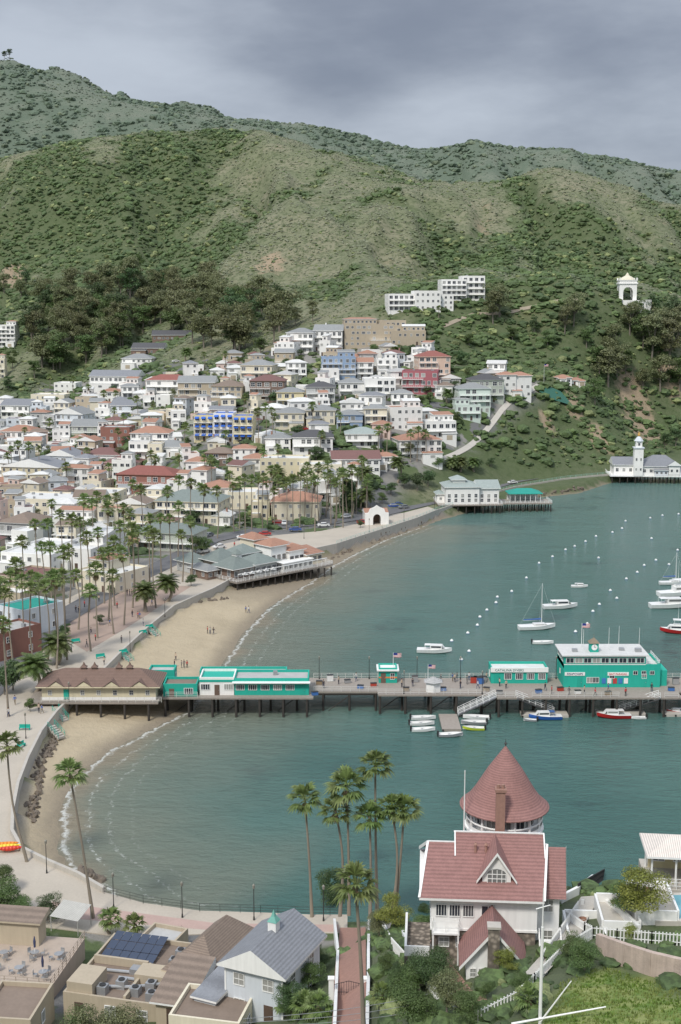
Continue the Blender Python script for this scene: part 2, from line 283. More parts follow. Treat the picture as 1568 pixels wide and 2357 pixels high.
def wallrun(name,pts,h0,h1,th,m,**k):
    q=MB()
    for a,b in zip(pts[:-1],pts[1:]):
        d=Vector((b.x-a.x,b.y-a.y,0)).normalized(); nn=Vector((-d.y,d.x,0))*th/2; A_=[a-nn,b-nn,b+nn,a+nn]
        lo=[(p.x,p.y,h0) for p in A_]; hi=[(p.x,p.y,h1) for p in A_]
        for i in range(4): q.poly([lo[i],lo[(i+1)%4],hi[(i+1)%4],hi[i]])
        q.poly(hi)
    return add(name,q.mesh(name,[m]),**k)
wallrun('sea_wall',wall,-.5,3.8,.5,CONC,label='curved concrete sea wall behind the beach',cat='wall')
nw=[atz(u,v,3) for u,v in [(1010,1176),(1100,1145),(1190,1122),(1300,1104),(1400,1094)]]
wallrun('sea_wall',nw,-1,3.7,.5,CONC,label='concrete sea wall beside the shore road',cat='wall')
q=MB(); rr_=wall[3::-1]+nw[1:]
for a,b in zip(rr_[:-1],rr_[1:]): q.rail(a+Vector((0,0,.7)),b+Vector((0,0,.7)),.9,3.,.06,bars=2)
add('railing',q.mesh('railing',[simple('mint_rail',(.35,.6,.54))]),label='mint green railing along the shore road',cat='railing')
q=MB(); fw=[atz(u,v,3.12) for u,v in [(240,2057),(330,2080),(460,2098),(600,2102),(720,2107),(800,2107)]]
for a,b in zip(fw[:-1],fw[1:]): q.rail(a,b,1.1,2.,.03)
add('railing',q.mesh('railing2',[STEEL]),label='thin dark metal railing at the water edge',cat='railing')
def ribbon(name,pts,w,zo,m,flat=None,**k):
    P=[]
    for a,b in zip(pts[:-1],pts[1:]):
        nseg=max(1,int((b-a).length/3)); P+=[a.lerp(b,i/nseg) for i in range(nseg)]
    P.append(pts[-1]); V=[];Fc=[]
    for i,p in enumerate(P):
        d=(P[min(i+3,len(P)-1)]-P[max(i-3,0)]); d.z=0; d.normalize(); nn=Vector((-d.y,d.x,0))
        for j in (-1,-.5,0,.5,1): s=p+nn*w/2*j; V.append((s.x,s.y))
    V=np.array(V); z=hgt(V[:,0],V[:,1])+zo if flat is None else np.full(len(V),flat)
    for i in range(len(P)-1):
        for j in range(4): Fc.append((i*5+j,i*5+j+1,i*5+6+j,i*5+5+j))
    return add(name,npmesh(name,np.column_stack([V,z]),np.array(Fc)[:,::-1],[m]),kind='structure',**k)
av=[atz(u,v,3) for u,v in [(-100,1650),(5,1560),(60,1490),(130,1430),(260,1355),(400,1290),(480,1245),(620,1215),(760,1203),(870,1185),(985,1158),(1090,1132),(1180,1108),(1300,1088),(1400,1076),(1500,1066)]]
ribbon('road',av,8,0,ASPH,flat=3.22,label='asphalt shore road')
TRK=mat('dirt_track',(.33,.28,.21),.9,.2,.5)
for px,w in [([(130,1130),(100,1060),(60,1010),(110,960),(200,935)],8),([(300,925),(420,850),(480,830)],6),([(470,1210),(450,1120),(430,1060),(560,1030),(640,1055)],6),([(700,960),(820,930),(1030,935)],5),([(1020,752),(1100,722),(1200,712),(1330,690)],2.2),([(1010,1060),(1060,1040),(1155,945),(1240,888)],2.2)]:
    ribbon('road',[hit(*p) for p in px],w,.3,(TRK if px[0][1]==752 else CONC) if w<5 else ASPH,label='narrow street winding between the houses')
# ---------- windows & house kit ----------
def wintmpl(name,fm,nm=1,nh=0):
    q=MB(); q.box(-.5,.5,-.03,.02,-.5,.5,1)
    for x0,x1,z0,z1 in [(-.5,-.44,-.5,.5),(.44,.5,-.5,.5),(-.44,.44,.45,.5),(-.44,.44,-.5,-.44)]: q.box(x0,x1,-.09,-.031,z0,z1,0)
    for i in range(nm): x=-.5+(i+1)/(nm+1); q.box(x-.02,x+.02,-.07,-.032,-.44,.45,0)
    for i in range(nh): z=-.5+(i+1)/(nh+1); q.box(-.44,.44,-.068,-.033,z-.02,z+.02,0)
    return q.mesh(name,[fm,GLASS])
WT=[wintmpl('window_pane',WHITE),wintmpl('window_grid',WHITE,1,1),wintmpl('window_dark',mat('brown_frame',(.12,.08,.06))),wintmpl('window_wide',WHITE,3,0)]
q=MB(); q.box(-.5,.5,-.05,.02,0,1,0); q.box(-.4,.4,-.075,-.051,.1,.9,0); q.box(.28,.36,-.12,-.076,.45,.5,1); DT=q.mesh('door_leaf',[DOORM,METAL]); DT2=q.mesh('door_teal',[TEAL,METAL]); GD=q.mesh('garage_leaf',[wm('tan'),METAL])
def wins(par,x0,x1,y,z,nwin,ww,wh,side=0,t=None,xc=0):
    for i in range(nwin):
        a=x0+(x1-x0)*(i+.5)/nwin
        if side==0: l=(a,y,z);r=0
        elif side==1: l=(y,a,z);r=math.pi/2
        else: l=(y,a,z);r=-math.pi/2
        add('window',t or WT[0],par,l,(0,0,r),(ww,1,wh))
def roofm(x0,x1,y0,y1,z,kind,rise,rmat,wmat,ov=.5,name='roof'):
    q=MB(); X0,X1,Y0,Y1=x0-ov,x1+ov,y0-ov,y1+ov; a=z+.01;b=z+.22; B4=[(X0,Y0),(X1,Y0),(X1,Y1),(X0,Y1)]
    q.poly([(x,y,a) for x,y in B4[::-1]])
    for i in range(4): (p,r_),(s,t)=B4[i],B4[(i+1)%4]; q.poly([(p,r_,a),(s,t,a),(s,t,b),(p,r_,b)],1)
    xm,ym=(X0+X1)/2,(Y0+Y1)/2; T=b+rise; c=[(x,y,b) for x,y in B4]
    if kind=='h':
        k=min(X1-X0,Y1-Y0)/2*.95
        if X1-X0>=Y1-Y0: e,f=(X0+k,ym,T),(X1-k,ym,T); q.poly([c[0],c[1],f,e]);q.poly([c[2],c[3],e,f]);q.poly([c[1],c[2],f]);q.poly([c[3],c[0],e])
        else: e,f=(xm,Y0+k,T),(xm,Y1-k,T); q.poly([c[0],c[1],e]);q.poly([c[1],c[2],f,e]);q.poly([c[2],c[3],f]);q.poly([c[3],c[0],e,f])
    elif kind=='g': e,f=(X0,ym,T),(X1,ym,T); q.poly([c[0],c[1],f,e]);q.poly([c[2],c[3],e,f]);q.poly([c[1],c[2],f],1);q.poly([c[3],c[0],e],1)
    elif kind=='y': e,f=(xm,Y0,T),(xm,Y1,T); q.poly([c[0],c[1],e],1);q.poly([c[1],c[2],f,e]);q.poly([c[2],c[3],f],1);q.poly([c[3],c[0],e,f])
    elif kind=='s': q.poly([c[0],c[1],(X1,Y1,T),(X0,Y1,T)]);q.poly([c[2],c[3],(X0,Y1,T),(X1,Y1,T)],1);q.poly([c[1],c[2],(X1,Y1,T)],1);q.poly([c[3],c[0],(X0,Y1,T)],1)
    return q.mesh(name,[rmat,wmat])
def balcony(par,x0,x1,d,z,m=WHITE,fr=True):
    q=MB(); q.box(x0,x1,-d,-.005,z-.16,z); q.rail((x0+.06,-d+.06,z),(x1-.06,-d+.06,z),1.,.9,.035,bars=2); q.rail((x0+.06,-d+.06,z),(x0+.06,-.1,z),1.,1.,.035,bars=2); q.rail((x1-.06,-d+.06,z),(x1-.06,-.1,z),1.,1.,.035,bars=2)
    for x in (x0+.1,x1-.1): q.cyl((x,-d+.1,z-2.9),(x,-d+.1,z-.16),.09,k=4)
    add('balcony',q.mesh('balcony',[m]),par)
FOOT=[]
RN={'tile':'terracotta tile','light':'pale flat','concrete':'flat grey','rust_brown':'rusty brown','weathered_green':'weathered green'}
def house(u,v,w,h,roof='f',wc='white',rc=None,yaw=0,D=None,bal=0,p=None,label=None,name='house',cat='house',rise=None,sink=4,t=None,sto=3.1,door=None,ww=1.25,wh=1.35,pitch=2.7,group='houses stacked up the hillside',ov=.5,side=True,chim=None,vary=False):
    p=p or hit(u,v); s=mpp(p); W=w*s; Hh=h*s/cang(p); D=D or max(7,min(13,W*.85)); rc=rc or ('light' if roof=='f' else 'tile')
    label=label or f"{wc.replace('_',' ')} {'low' if Hh<4.6 else 'tall' if Hh>8 else 'two-storey'} house with {RN.get(rc,rc)} {'' if rc in('light','concrete') else 'hip ' if roof=='h' else 'gable '}roof on the slope"
    E=thing(name,p,yaw,label,cat,group if label is None or name=='house' else None); wmx,rmx=wm(wc),rm(rc)
    c=Matrix.Rotation(math.radians(yaw),2)@Vector((0,D/2)); FOOT.append((p.x+c.x,p.y+c.y,max(W,D)*.55))
    q=MB(); q.box(-W/2,W/2,0,D,-sink,Hh)
    if roof=='f':
        for b_ in [(-W/2,W/2,0,.25),(-W/2,W/2,D-.25,D),(-W/2,-W/2+.25,.25,D-.25),(W/2-.25,W/2,.25,D-.25)]: q.box(*b_,Hh,Hh+.55)
        add('wall',q.mesh('wall',[wmx]),E); q=MB(); q.box(-W/2+.25,W/2-.25,.25,D-.25,Hh-.1,Hh+.08)
        for i in range(int(W*D/70)): x,y=U(-W/2+1,W/2-1.6),U(1,D-2); q.box(x,x+U(.6,1.3),y,y+U(.6,1.2),Hh+.08,Hh+U(.5,1.1),1)
        add('roof',q.mesh('roof',[mat('flat_roof_'+rc,RC[rc],.9,.2,.6,.1),METAL]),E)
        if vary and W>6 and R()<.6:
            x0,x1=(-W/2+.3,W*U(0,.2)) if R()<.5 else (W*U(-.2,0),W/2-.3); q=MB(); q.box(x0,x1,D*.35,D-.3,Hh+.081,Hh+2.7); add('upper_wall',q.mesh('uw',[wmx]),E); rk=random.choice('hgs'); add('upper_roof',roofm(x0,x1,D*.35,D-.3,Hh+2.7,rk,.9,rm(random.choice(['tile','grey','light'])),WHITE,.3),E)
            wins(E,x0,x1,D*.35,Hh+1.5,max(1,int((x1-x0)/2)),1.2,1.2)
    else:
        add('wall',q.mesh('wall',[wmx]),E); rs=rise or min(W,D)*(.2 if roof=='h' else .24)
        r_=add('roof',roofm(-W/2,W/2,0,D,Hh,roof,rs,rmx,WHITE if roof!='h' else wmx,ov),E)
        if chim if chim is not None else R()<.35:
            q=MB(); x=U(-W*.3,W*.3); q.box(x-.3,x+.3,D*.5-.3,D*.5+.3,Hh,Hh+rs+1.); add('chimney',q.mesh('chimney',[BRICK if R()<.5 else wmx]),r_)
    if vary and R()<.6:
        x0=-W/2+.2 if R()<.5 else W*.02; x1=x0+W*.46; d=U(1.6,3.2); hh=min(Hh-.4,U(2.6,3.4)); q=MB(); q.box(x0,x1,-d,-.004,-sink,hh); add('wing_wall',q.mesh('wgw',[wmx]),E)
        if R()<.5: add('wing_roof',roofm(x0,x1,-d,-.31,hh,'s',.5,rmx,WHITE,.3),E)
        else:
            q=MB(); q.box(x0-.1,x1+.1,-d-.1,-.004,hh,hh+.15); q.rail((x0,-d,hh+.15),(x1,-d,hh+.15),.9,.8,.035,bars=2); add('terrace_deck',q.mesh('td',[WHITE]),E)
        if R()<.5: add('garage_door',GD,E,((x0+x1)/2,-d,0),(0,0,0),(min(2.6,(x1-x0)*.8),1,2.1))
        else: add('window',WT[3],E,((x0+x1)/2,-d,hh*.55),(0,0,0),(min(2.2,(x1-x0)*.7),1,1.2))
    ns=max(1,round(Hh/sto)); sh=Hh/ns; nw_=max(1,int(W/pitch)); tt=t or random.choice(WT[:2]+[WT[0],WT[3]]); wv=U(.8,1.25) if vary else 1
    for j in range(ns):
        z=sh*j+sh*.55; dj=random.randrange(nw_) if j==0 else -1
        for i in range(nw_):
            x=-W/2+W*(i+.5)/nw_
            if i==dj and (door is None or door): add('door',DT2 if door=='teal' else DT,E,(x,0,0),(0,0,0),(1.,1,min(2.1,sh*.8)))
            elif not(vary and R()<.15): add('window',tt,E,(x+(U(-.3,.3) if vary else 0),0,z),(0,0,0),(min(ww*wv*(1.5 if bal else 1)*(U(.7,1.35) if vary else 1),W/nw_*.7 if vary else W/nw_*.82),1,min(wh*(1.4 if bal else 1),sh*.65)))
        if side:
            k=max(1,int(D/4.2))
            for sx,r_ in ((W/2,math.pi/2),(-W/2,-math.pi/2)):
                for i in range(k): add('window',tt,E,(sx,D*(i+.5)/k,z),(0,0,r_),(ww*.85,1,min(wh,sh*.6)))
    if bal:
        for j in range(1 if ns>1 or bal>1 else 0,ns): balcony(E,-W/2+.1,W/2-.1 if not vary or R()<.6 else W*.1,1.5,sh*j+.02)
    return E,W,Hh,D,s
L=[(930,717,72,38,'f','white',None,8,13,1),(985,716,60,44,'f','white',None,6,13,0),(1026,714,36,34,'f','white',None,6,12,0),(1045,692,58,46,'f','white',None,4,14,1),(1090,692,52,54,'f','white',None,4,14,1),(850,798,115,50,'f','tan','concrete',6,12,0),(905,780,60,40,'f','tan','concrete',4,12,0),(940,796,80,32,'f','tan','concrete',0,12,0),
(690,815,62,48,'h','white','grey',-10,0,1),(755,808,66,46,'g','white','grey',-8,0,1),(780,877,78,52,'f','blue','concrete',5,0,1),(834,873,50,38,'g','white','tile',0,0,1),(892,866,48,38,'f','white',None,0,0,1),(1000,876,74,54,'h','peach','red',8,0,1),(966,908,82,52,'f','crimson','dark',-6,0,1),
(1200,916,48,50,'h','white','tile',8,0,0),(1168,908,40,44,'h','white','tile',8,0,0),(1122,926,76,50,'h','sage','dark',5,0,1),(1092,952,74,56,'h','mint','grey',8,0,1),(1078,968,58,34,'f','mint',None,8,0,1),
(590,892,74,50,'h','cream','grey',-8,0,1),(615,928,80,50,'h','brown','maroon',-5,0,1),(522,928,72,38,'h','tan','brown',-10,0,1),(668,938,62,34,'h','yellow','grey',-4,0,1),(738,934,66,42,'h','grey','dark',0,0,1),(810,918,58,36,'h','white','grey',0,0,1),(875,922,72,48,'f','white',None,3,0,1),(925,938,48,32,'h','white','grey',3,0,1),
(865,988,52,46,'h','cream','grey',5,0,1),(935,992,76,52,'f','white','tile',8,0,0),(1015,1012,72,40,'f','white',None,10,0,1),(968,1058,100,44,'h','white','tile',12,0,1),(805,988,60,32,'h','blue','grey',0,0,1),(738,978,66,32,'h','cream','grey',0,0,1),(666,988,68,36,'h','cream','grey',-4,0,1),
(385,918,98,42,'h','white','red',-6,0,1),(452,926,84,44,'g','tan','grey',-4,0,1),(262,897,115,30,'g','white','slate',-12,0,1),(150,907,52,24,'f','white',None,-8,0,0),(110,934,80,24,'f','cream',None,-8,0,0),(160,998,70,44,'y','pale_blue','grey',-20,0,1),(198,1008,70,26,'g','sage','grey',-8,0,1),(285,962,58,28,'g','pale_blue','slate',-8,0,1),
(266,1034,68,48,'f','brick','concrete',-6,0,0),(345,1040,88,42,'h','white','tile',-4,0,1),(392,1052,78,22,'h','white','grey',0,0,1),(40,1026,80,32,'h','white','tile',-12,0,1),(35,962,70,28,'g','white','slate',-14,0,1),
(70,1120,140,44,'y','butter','slate',-14,14,0),(140,1090,70,40,'y','pale_blue','slate',-12,0,1),(232,1072,88,24,'h','white','maroon',-6,0,1),(278,1088,78,22,'h','pink','maroon',-6,0,0),(335,1136,138,42,'h','brick','red',-10,14,1),(455,1090,56,26,'h','white','tile',-4,0,0),(505,1070,66,26,'h','brown','brown',-4,0,1),(562,1062,50,28,'h','white','tile',0,0,0),(592,1085,60,28,'h','white','tile',0,0,0),(640,1042,58,32,'h','white','grey',0,0,1),(720,1046,92,38,'h','white','dark',0,0,1),(835,1030,78,30,'h','white','sage',0,0,1),
(655,1098,112,40,'f','butter','light',-4,12,0),(738,1116,98,44,'f','cream','light',0,12,0),(820,1090,110,32,'g','white','maroon',4,12,0),(680,1198,110,42,'h','cream','tile',-4,14,0),
(430,1206,150,50,'h','cream','weathered_green',-10,16,1),(330,1198,70,50,'f','cream','light',-10,16,0),(95,1192,150,40,'f','cream','light',-12,18,0),(225,1186,80,48,'f','cream','light',-12,14,0),(35,1255,85,50,'h','grey','brown',-14,14,1),(150,1228,120,30,'f','white','light',-12,12,0),(60,1318,130,40,'f','white','light',-16,24,0),(165,1312,100,46,'f','white','light',-16,24,0),(220,1362,120,40,'f','cream','light',-32,14,0),(30,1382,100,50,'f','tan','maroon',-25,14,0),(25,1462,95,58,'f','pale_blue','teal',-35,12,0),(-30,1520,80,60,'f','brick','concrete',-35,12,0),(375,1268,150,40,'h','sage','weathered_green',-14,12,1),
(15,798,42,48,'f','white',None,0,0,1),(0,872,24,44,'f','cream',None,0,0,1),(340,818,74,16,'g','brown','dark',-4,0,0),(396,786,90,14,'g','brown','dark',4,0,0),(315,848,70,22,'h','white','grey',-8,0,0),(535,834,44,20,'h','tan','grey',0,0,1),(1300,884,34,14,'h','white','tile',6,7,0),(1330,888,30,12,'h','white','tile',6,7,0),(560,1172,70,36,'f','cream','light',0,12,0),(505,1160,70,36,'h','white','tile',0,12,0),(890,1080,50,28,'h','white','tile',6,0,1)]
for u,v,w,h,rf,wc,rc,yw,D,bl in L: house(u,v,w,h,rf,wc,rc,yw+U(-3,3),D or None,bl,vary=(v>720))
for du,cw,vb,hh in [(-45,'yellow',1016,58),(0,'white',1020,66),(45,'yellow',1018,58)]:
    E,W,Hh,D,s=house(515+du,vb,46,hh,'f',cw,'blue',-3,12,1,label=f"{cw} hotel wing with bright blue awnings",name='hotel',cat='hotel')
    q=MB()
    for j in (1,2,3):
        for i in range(3): x=-W/2+W*(i+.5)/3; z=Hh*j/3-.25; q.poly([(x-.9,-1.75,z-.6),(x+.9,-1.75,z-.6),(x+.9,-.02,z),(x-.9,-.02,z)]); q.box(x-.9,x+.9,-1.78,-1.7,z-.85,z-.6)
    add('awning',q.mesh('awning',[simple('blue_awning',(.03,.13,.55))]),E)
# filler houses
hx=np.array([t[0] for t in town]);hy=np.array([t[1] for t in town]); nf=0
avx=[(p.x,p.y) for p in av]
cand=[(x+U(-3,3),y+U(-3,3)) for y in np.arange(hy.min(),hy.max(),12) for x in np.arange(hx.min(),hx.max(),11.5)]
ca=np.array(cand); ok=inside(ca[:,0],ca[:,1],town)&(segd(ca[:,0],ca[:,1],avx,False)>12)&(segd(ca[:,0],ca[:,1],town)>3)&(ca[:,0]>-.3*ca[:,1])
cand=[c for c,k in zip(cand,ok) if k]; cz_=hgt(np.array([c[0] for c in cand]),np.array([c[1] for c in cand]))
TREESP=[]
for (x,y),z in zip(cand,cz_):
    r=U(3.,5.4)
    if any((x-a)**2+(y+r*.8-b)**2<(r+c*.78)**2 for a,b,c in FOOT):
        if R()<.6: TREESP.append((x,y,z))
        continue
    if R()<.14: TREESP.append((x,y,z)); continue
    if nf>180: break
    nf+=1; p=Vector((x,y,float(z))); s=mpp(p)
    house(0,0,r*2/s,random.choice([3.2,3.4,5.6,6.2,7.6,8.6])/s*cang(p),random.choice('hhhfffyfg'),random.choice(['white']*10+['cream','cream','cream','tan','pale_blue','butter','grey','pink','sage']),random.choice(['tile','tile','tile','grey','brown','light','light','light','concrete','slate','maroon']),U(-32,18),U(6,9),R()<.45,p=p,vary=True)
# ---------- trees ----------
def palmcrown(nl,Lf,seed,dead=False):
    random.seed(seed); q=MB()
    for i in range(nl):
        az=i*2.399+U(-.2,.2); el=math.radians(U(-85,-60) if dead else (80-115*(i/nl)**.9+U(-8,8))); pl=Lf*(.48 if not dead else .25)
        d=Vector((math.cos(az)*math.cos(el),math.sin(az)*math.cos(el),math.sin(el))); sd_=Vector((-math.sin(az),math.cos(az),0)); up=sd_.cross(d)*-1
        o_=Vector((0,0,U(-.25,.05)*Lf if not dead else -U(.1,.8)*Lf)); b_=o_+d*pl; q.poly([o_-sd_*.03,o_+sd_*.03,b_+sd_*.02,b_-sd_*.02])
        for k in range(9):
            a=(k-4)/4*1.2+U(-.07,.07); bl=Lf*.62*(1-.22*abs(a))*U(.85,1.1); dd=d*math.cos(a)+sd_*math.sin(a); e=b_+dd*bl*.55; f=b_+dd*bl+Vector((0,0,-.28*bl)); w_=dd.cross(up).normalized()*.058*Lf
            q.poly([b_,e-w_,f,e+w_])
    return q
def datecrown(nl,Lf,seed):
    random.seed(seed); q=MB()
    for i in range(nl):
        az=i*2.399; el=math.radians(80-95*(i/nl)); pts=[];p=Vector((0,0,0)); st=Lf/6
        for k in range(7): pts.append(p.copy()); d=Vector((math.cos(az)*math.cos(el),math.sin(az)*math.cos(el),math.sin(el))); p=p+d*st; el-=.24
        sd_=Vector((-math.sin(az),math.cos(az),0))
        for k in range(6):
            for j in (0,.33,.66):
                c=pts[k].lerp(pts[k+1],j); t=(k+j)/6; l=Lf*.3*math.sin(math.pi*(.15+.8*t)); d=(pts[k+1]-pts[k]).normalized()
                for s_ in (-1,1): e=c+sd_*s_*l+d*l*.7+Vector((0,0,-.25*l)); q.poly([c-d*.05,c+d*.09*Lf*.35,e])
    return q
LP=leafmat('palm_leaf',(.13,.185,.055),(.19,.23,.085)); LD=leafmat('dead_palm_leaf',(.3,.24,.15),(.35,.28,.18)); LDt=leafmat('date_palm_leaf',(.1,.145,.045),(.16,.195,.075))
PCR=[palmcrown(27,1.,s).mesh('palm_crown',[LP]) for s in range(4)]; PSK=palmcrown(11,1.,9,True).mesh('palm_skirt',[LD]); DCR=[datecrown(42,1.,s).mesh('date_crown',[LDt]) for s in (3,4)]
def trunkt(cx):
    q=MB(); k=7; P=[(cx*math.sin(math.pi*t),0,t) for t in np.linspace(0,1,9)]
    for i in range(9):
        r=(.5+.5*(1-i/8)**3)*.25
        for j in range(k): q.v.append((P[i][0]+r*math.cos(j*6.283/k),r*math.sin(j*6.283/k),P[i][2] if i else -.06))
    for i in range(8):
        for j in range(k): q.f.append((i*k+j,i*k+(j+1)%k,(i+1)*k+(j+1)%k,(i+1)*k+j)); q.m.append(0)
    return q.mesh('palm_trunk',[BARK],True)
PT=[trunkt(c) for c in (.6,-.6,.1)]
random.seed(11)
def palm(p,h,lean=0,cs=None,date=False,lab=None,grp='palm trees along the waterfront'):
    cs=cs or U(1.9,2.6); E=thing('palm_tree',p,0,lab or ('stout date palm with arching fronds' if date else 'tall slender fan palm with bare trunk'),'palm tree',grp)
    E.rotation_euler=(U(-.04,.04),lean,U(0,6.28) if lean==0 else 0)
    w=2.6 if date else 1.05
    add('trunk',random.choice(PT),E,(0,0,0),(0,0,0),(w,w,h)); add('crown',random.choice(DCR if date else PCR),E,(0,0,h),(0,0,U(0,6)),(cs,)*3)
    if not date: add('dead_frond',PSK,E,(0,0,h),(0,0,U(0,6)),(cs*U(.3,.75),)*3)
def palmpx(ut,vt,ub,vb,p=None,**k):
    p=p or hit(ub,vb); s=mpp(p); h=(vb-vt)*s/cang(p); palm(p,h,math.atan((ut-ub)*s/h),**k)
for a in [(172,1800,215,2115,2.4),(30,1722,64,1985,2.3),(703,1852,718,2112,2.5),(868,1783,868,2085,2.5),(797,1822,803,2090,2.8),(772,1880,782,2095,2.3),(850,1893,852,2100,2.3),(900,1875,904,2095,2.3),(928,1872,910,2090,2.5)]:
    palmpx(*a[:4],p=(lambda q:Vector((q.x,q.y,max(q.z,3))))(atz(a[2],a[3],3 if a[2]<740 else 6)),cs=a[4],lab='tall fan palm beside the waterfront path')
q=aty(838,2357,92); q.z=hz(q.x,92); s=mpp(q); t_=aty(818,2035,92); palm(q,t_.z-q.z,math.atan((t_.x-q.x)/(t_.z-q.z)),cs=2.1,lab='tall fan palm beside the brick path')
for u,v in [(20,1560),(55,1500),(95,1490),(130,1540),(155,1520),(210,1500),(150,1430),(180,1450),(205,1410),(250,1430),(263,1460),(285,1440),(240,1390),(310,1370),(360,1400),(420,1340),(440,1330),(410,1290),(300,1290),(330,1260),(100,1440),(120,1400),(60,1400),(90,1360),(170,1350),(20,1650),(5,1480),(390,1250),(440,1240),(470,1230),(270,1260),(225,1470),(320,1330),(350,1310),(372,1330),(280,1340),(200,1300),(140,1310),(75,1460),(110,1520),(230,1340),(135,1480),(160,1390),(265,1395),(190,1370),(30,1520),(345,1345),(395,1320),(290,1310),(255,1320),(305,1400),(80,1545),(45,1440),(115,1350),
 (540,1225),(552,1217),(605,1217),(615,1213),(625,1207),(632,1217),(675,1207),(700,1202),(715,1207),(735,1202),(762,1207),(775,1202),(785,1192),(800,1182),(820,1182),(830,1172),(645,1195),(690,1215),(750,1190),(770,1215),(810,1195),(580,1220),(595,1200),(660,1220),(725,1225),(790,1215),(845,1190),(565,1235),(500,1240),(710,1185),(755,1175)]:
    p=hit(u,v); p.z=max(p.z,3); palm(p,U(13,20))
for u,v,h in [(595,1035,16),(610,1030,17),(625,1035,16),(960,1062,13),(980,1064,12),(945,1064,12),(240,945,9),(268,945,9),(30,1115,15),(45,1115,17),(68,1108,15),(95,1115,15),(170,905,8),(205,925,8),(115,895,8),(565,960,9),(20,1120,13),(310,1195,13),(225,1230,13),(215,1250,13),(250,1245,14),(120,1240,12),(415,1180,12),(890,1050,12),(870,1045,10),(1010,735,6),(470,850,8),(520,850,8)]: palm(hit(u,v),h,grp='palms between the hillside houses')
for i in range(34): u,v=U(40,900),U(960,1190); palm(hit(u,v),U(7,13),grp='palms between the hillside houses')
for u,v,h in [(335,1410,5.5),(385,1385,5),(80,1600,6),(130,1530,4.5),(915,1110,8),(1030,930,5),(840,1130,7),(540,1105,5),(190,1045,5),(1060,1085,4),(1090,1085,4),(1040,1080,3),(845,1170,5),(640,1120,5),(910,830,5),(430,835,6)]:
    p=hit(u,v); p.z=max(p.z,3); palm(p,h,cs=U(3.6,4.4),date=True,grp='date palms')
for u,v,h,c in [(255,2150,2.2,1.7),(310,2160,2.,1.6),(880,2330,1.6,1.3),(700,2350,1.8,1.6),(735,2352,1.8,1.6),(1215,2330,1.2,1.3),(660,2340,1.5,1.4)]: palm(hit(u,v),h,cs=c,grp='young palms in the gardens',lab='young fan palm with bushy crown')
def treet(seed,nl,ls,kind):
    r=np.random.default_rng(seed); q=MB(); k=19 if kind=='euc' else 15 if kind!='cypress' else 9; C=[]
    for i in range(k):
        a=i*2.4+r.uniform(-.4,.4)
        if kind=='cypress': t=i/k; C.append(((r.uniform(-.05,.05)),r.uniform(-.05,.05),.12+.8*t,.2*(1-t)**.6+.04,1.2))
        elif kind=='euc': rr=r.uniform(.04,.27); C.append((rr*math.cos(a),rr*math.sin(a),r.uniform(.36,.93)-rr*.3,r.uniform(.085,.145),.85))
        else: rr=r.uniform(.05,.33); C.append((rr*math.cos(a),rr*math.sin(a),r.uniform(.36,.85)-rr*.35,r.uniform(.14,.2),.8))
    q.cyl((0,0,-.08),(.02,0,.38),.025,.016,7)
    for c in C[::2]: q.cyl((.02,0,.3),(c[0],c[1],c[2]),.012,.004,5)
    C=np.array(C); ci=r.integers(0,k,nl); d=r.normal(size=(nl,3)); d[:,2]=np.abs(d[:,2])*.9-.25; d/=np.linalg.norm(d,axis=1)[:,None]; rad=C[ci,3]*r.uniform(.6,1.2,nl)
    P=C[ci,:3]+d*rad[:,None]*np.stack([np.ones(nl),np.ones(nl),C[ci,4]],1)
    nn=d+np.array([0,-.2,.5])+r.normal(size=(nl,3))*.5; a=np.cross(nn,r.normal(size=(nl,3))); a/=np.linalg.norm(a,axis=1)[:,None]; b=np.cross(nn,a); b/=np.linalg.norm(b,axis=1)[:,None]+1e-6
    s=ls*r.uniform(.6,1.3,nl)[:,None]; V=np.stack([P-a*s,P-b*s*.6,P+a*s,P+b*s*.6],1).reshape(-1,3)
    return q.mesh('tree_trunk',[BARK2]),V,np.arange(nl*4).reshape(-1,4)
LM={'green':leafmat('leaf_green',(.09,.14,.045),(.145,.195,.07)),'olive':leafmat('leaf_olive',(.15,.17,.08),(.2,.2,.1)),'dark':leafmat('leaf_dark',(.06,.105,.04),(.1,.15,.055)),'yellow':leafmat('leaf_yellow',(.24,.26,.06),(.18,.22,.05)),'red':leafmat('leaf_red',(.08,.1,.035),(.22,.05,.035))}
TT={}
def tree(p,h,w=1.,kind='round',leaf='green',fine=False,lab=None,grp=None):
    key=(kind,leaf,fine,random.randrange(3))
    if key not in TT:
        t,V,Fq=treet(len(TT)+5,9000 if fine else 3000 if kind=='euc' else 2400,.014 if fine else .022 if kind=='euc' else .028,kind); TT[key]=(t,npmesh('tree_crown',V,Fq,[LM[leaf]]))
    t,c=TT[key]; E=thing('tree',p,U(0,360),lab or f'{leaf} leafy tree among the houses','tree',grp or 'trees in the town')
    add('trunk',t,E,scl=(h*w,h*w,h)); add('crown',c,E,scl=(h*w,h*w,h))
grove=[(60,850),(90,690),(300,660),(480,680),(650,730),(640,800),(560,820),(460,800),(330,775),(160,860)]
gp=[];
while len(gp)<120:
    u,v=U(60,650),U(660,870)
    if inside(np.array([u]),np.array([v]),grove)[0]: gp.append((u,v))
for u,v in gp: tree(hit(u,v),U(18,28),U(.8,1.1),'euc' if R()<.85 else 'round',random.choice(['olive','olive','olive','olive','green','dark']),lab='tall eucalyptus with olive green crown',grp='eucalyptus grove at the foot of the hill')
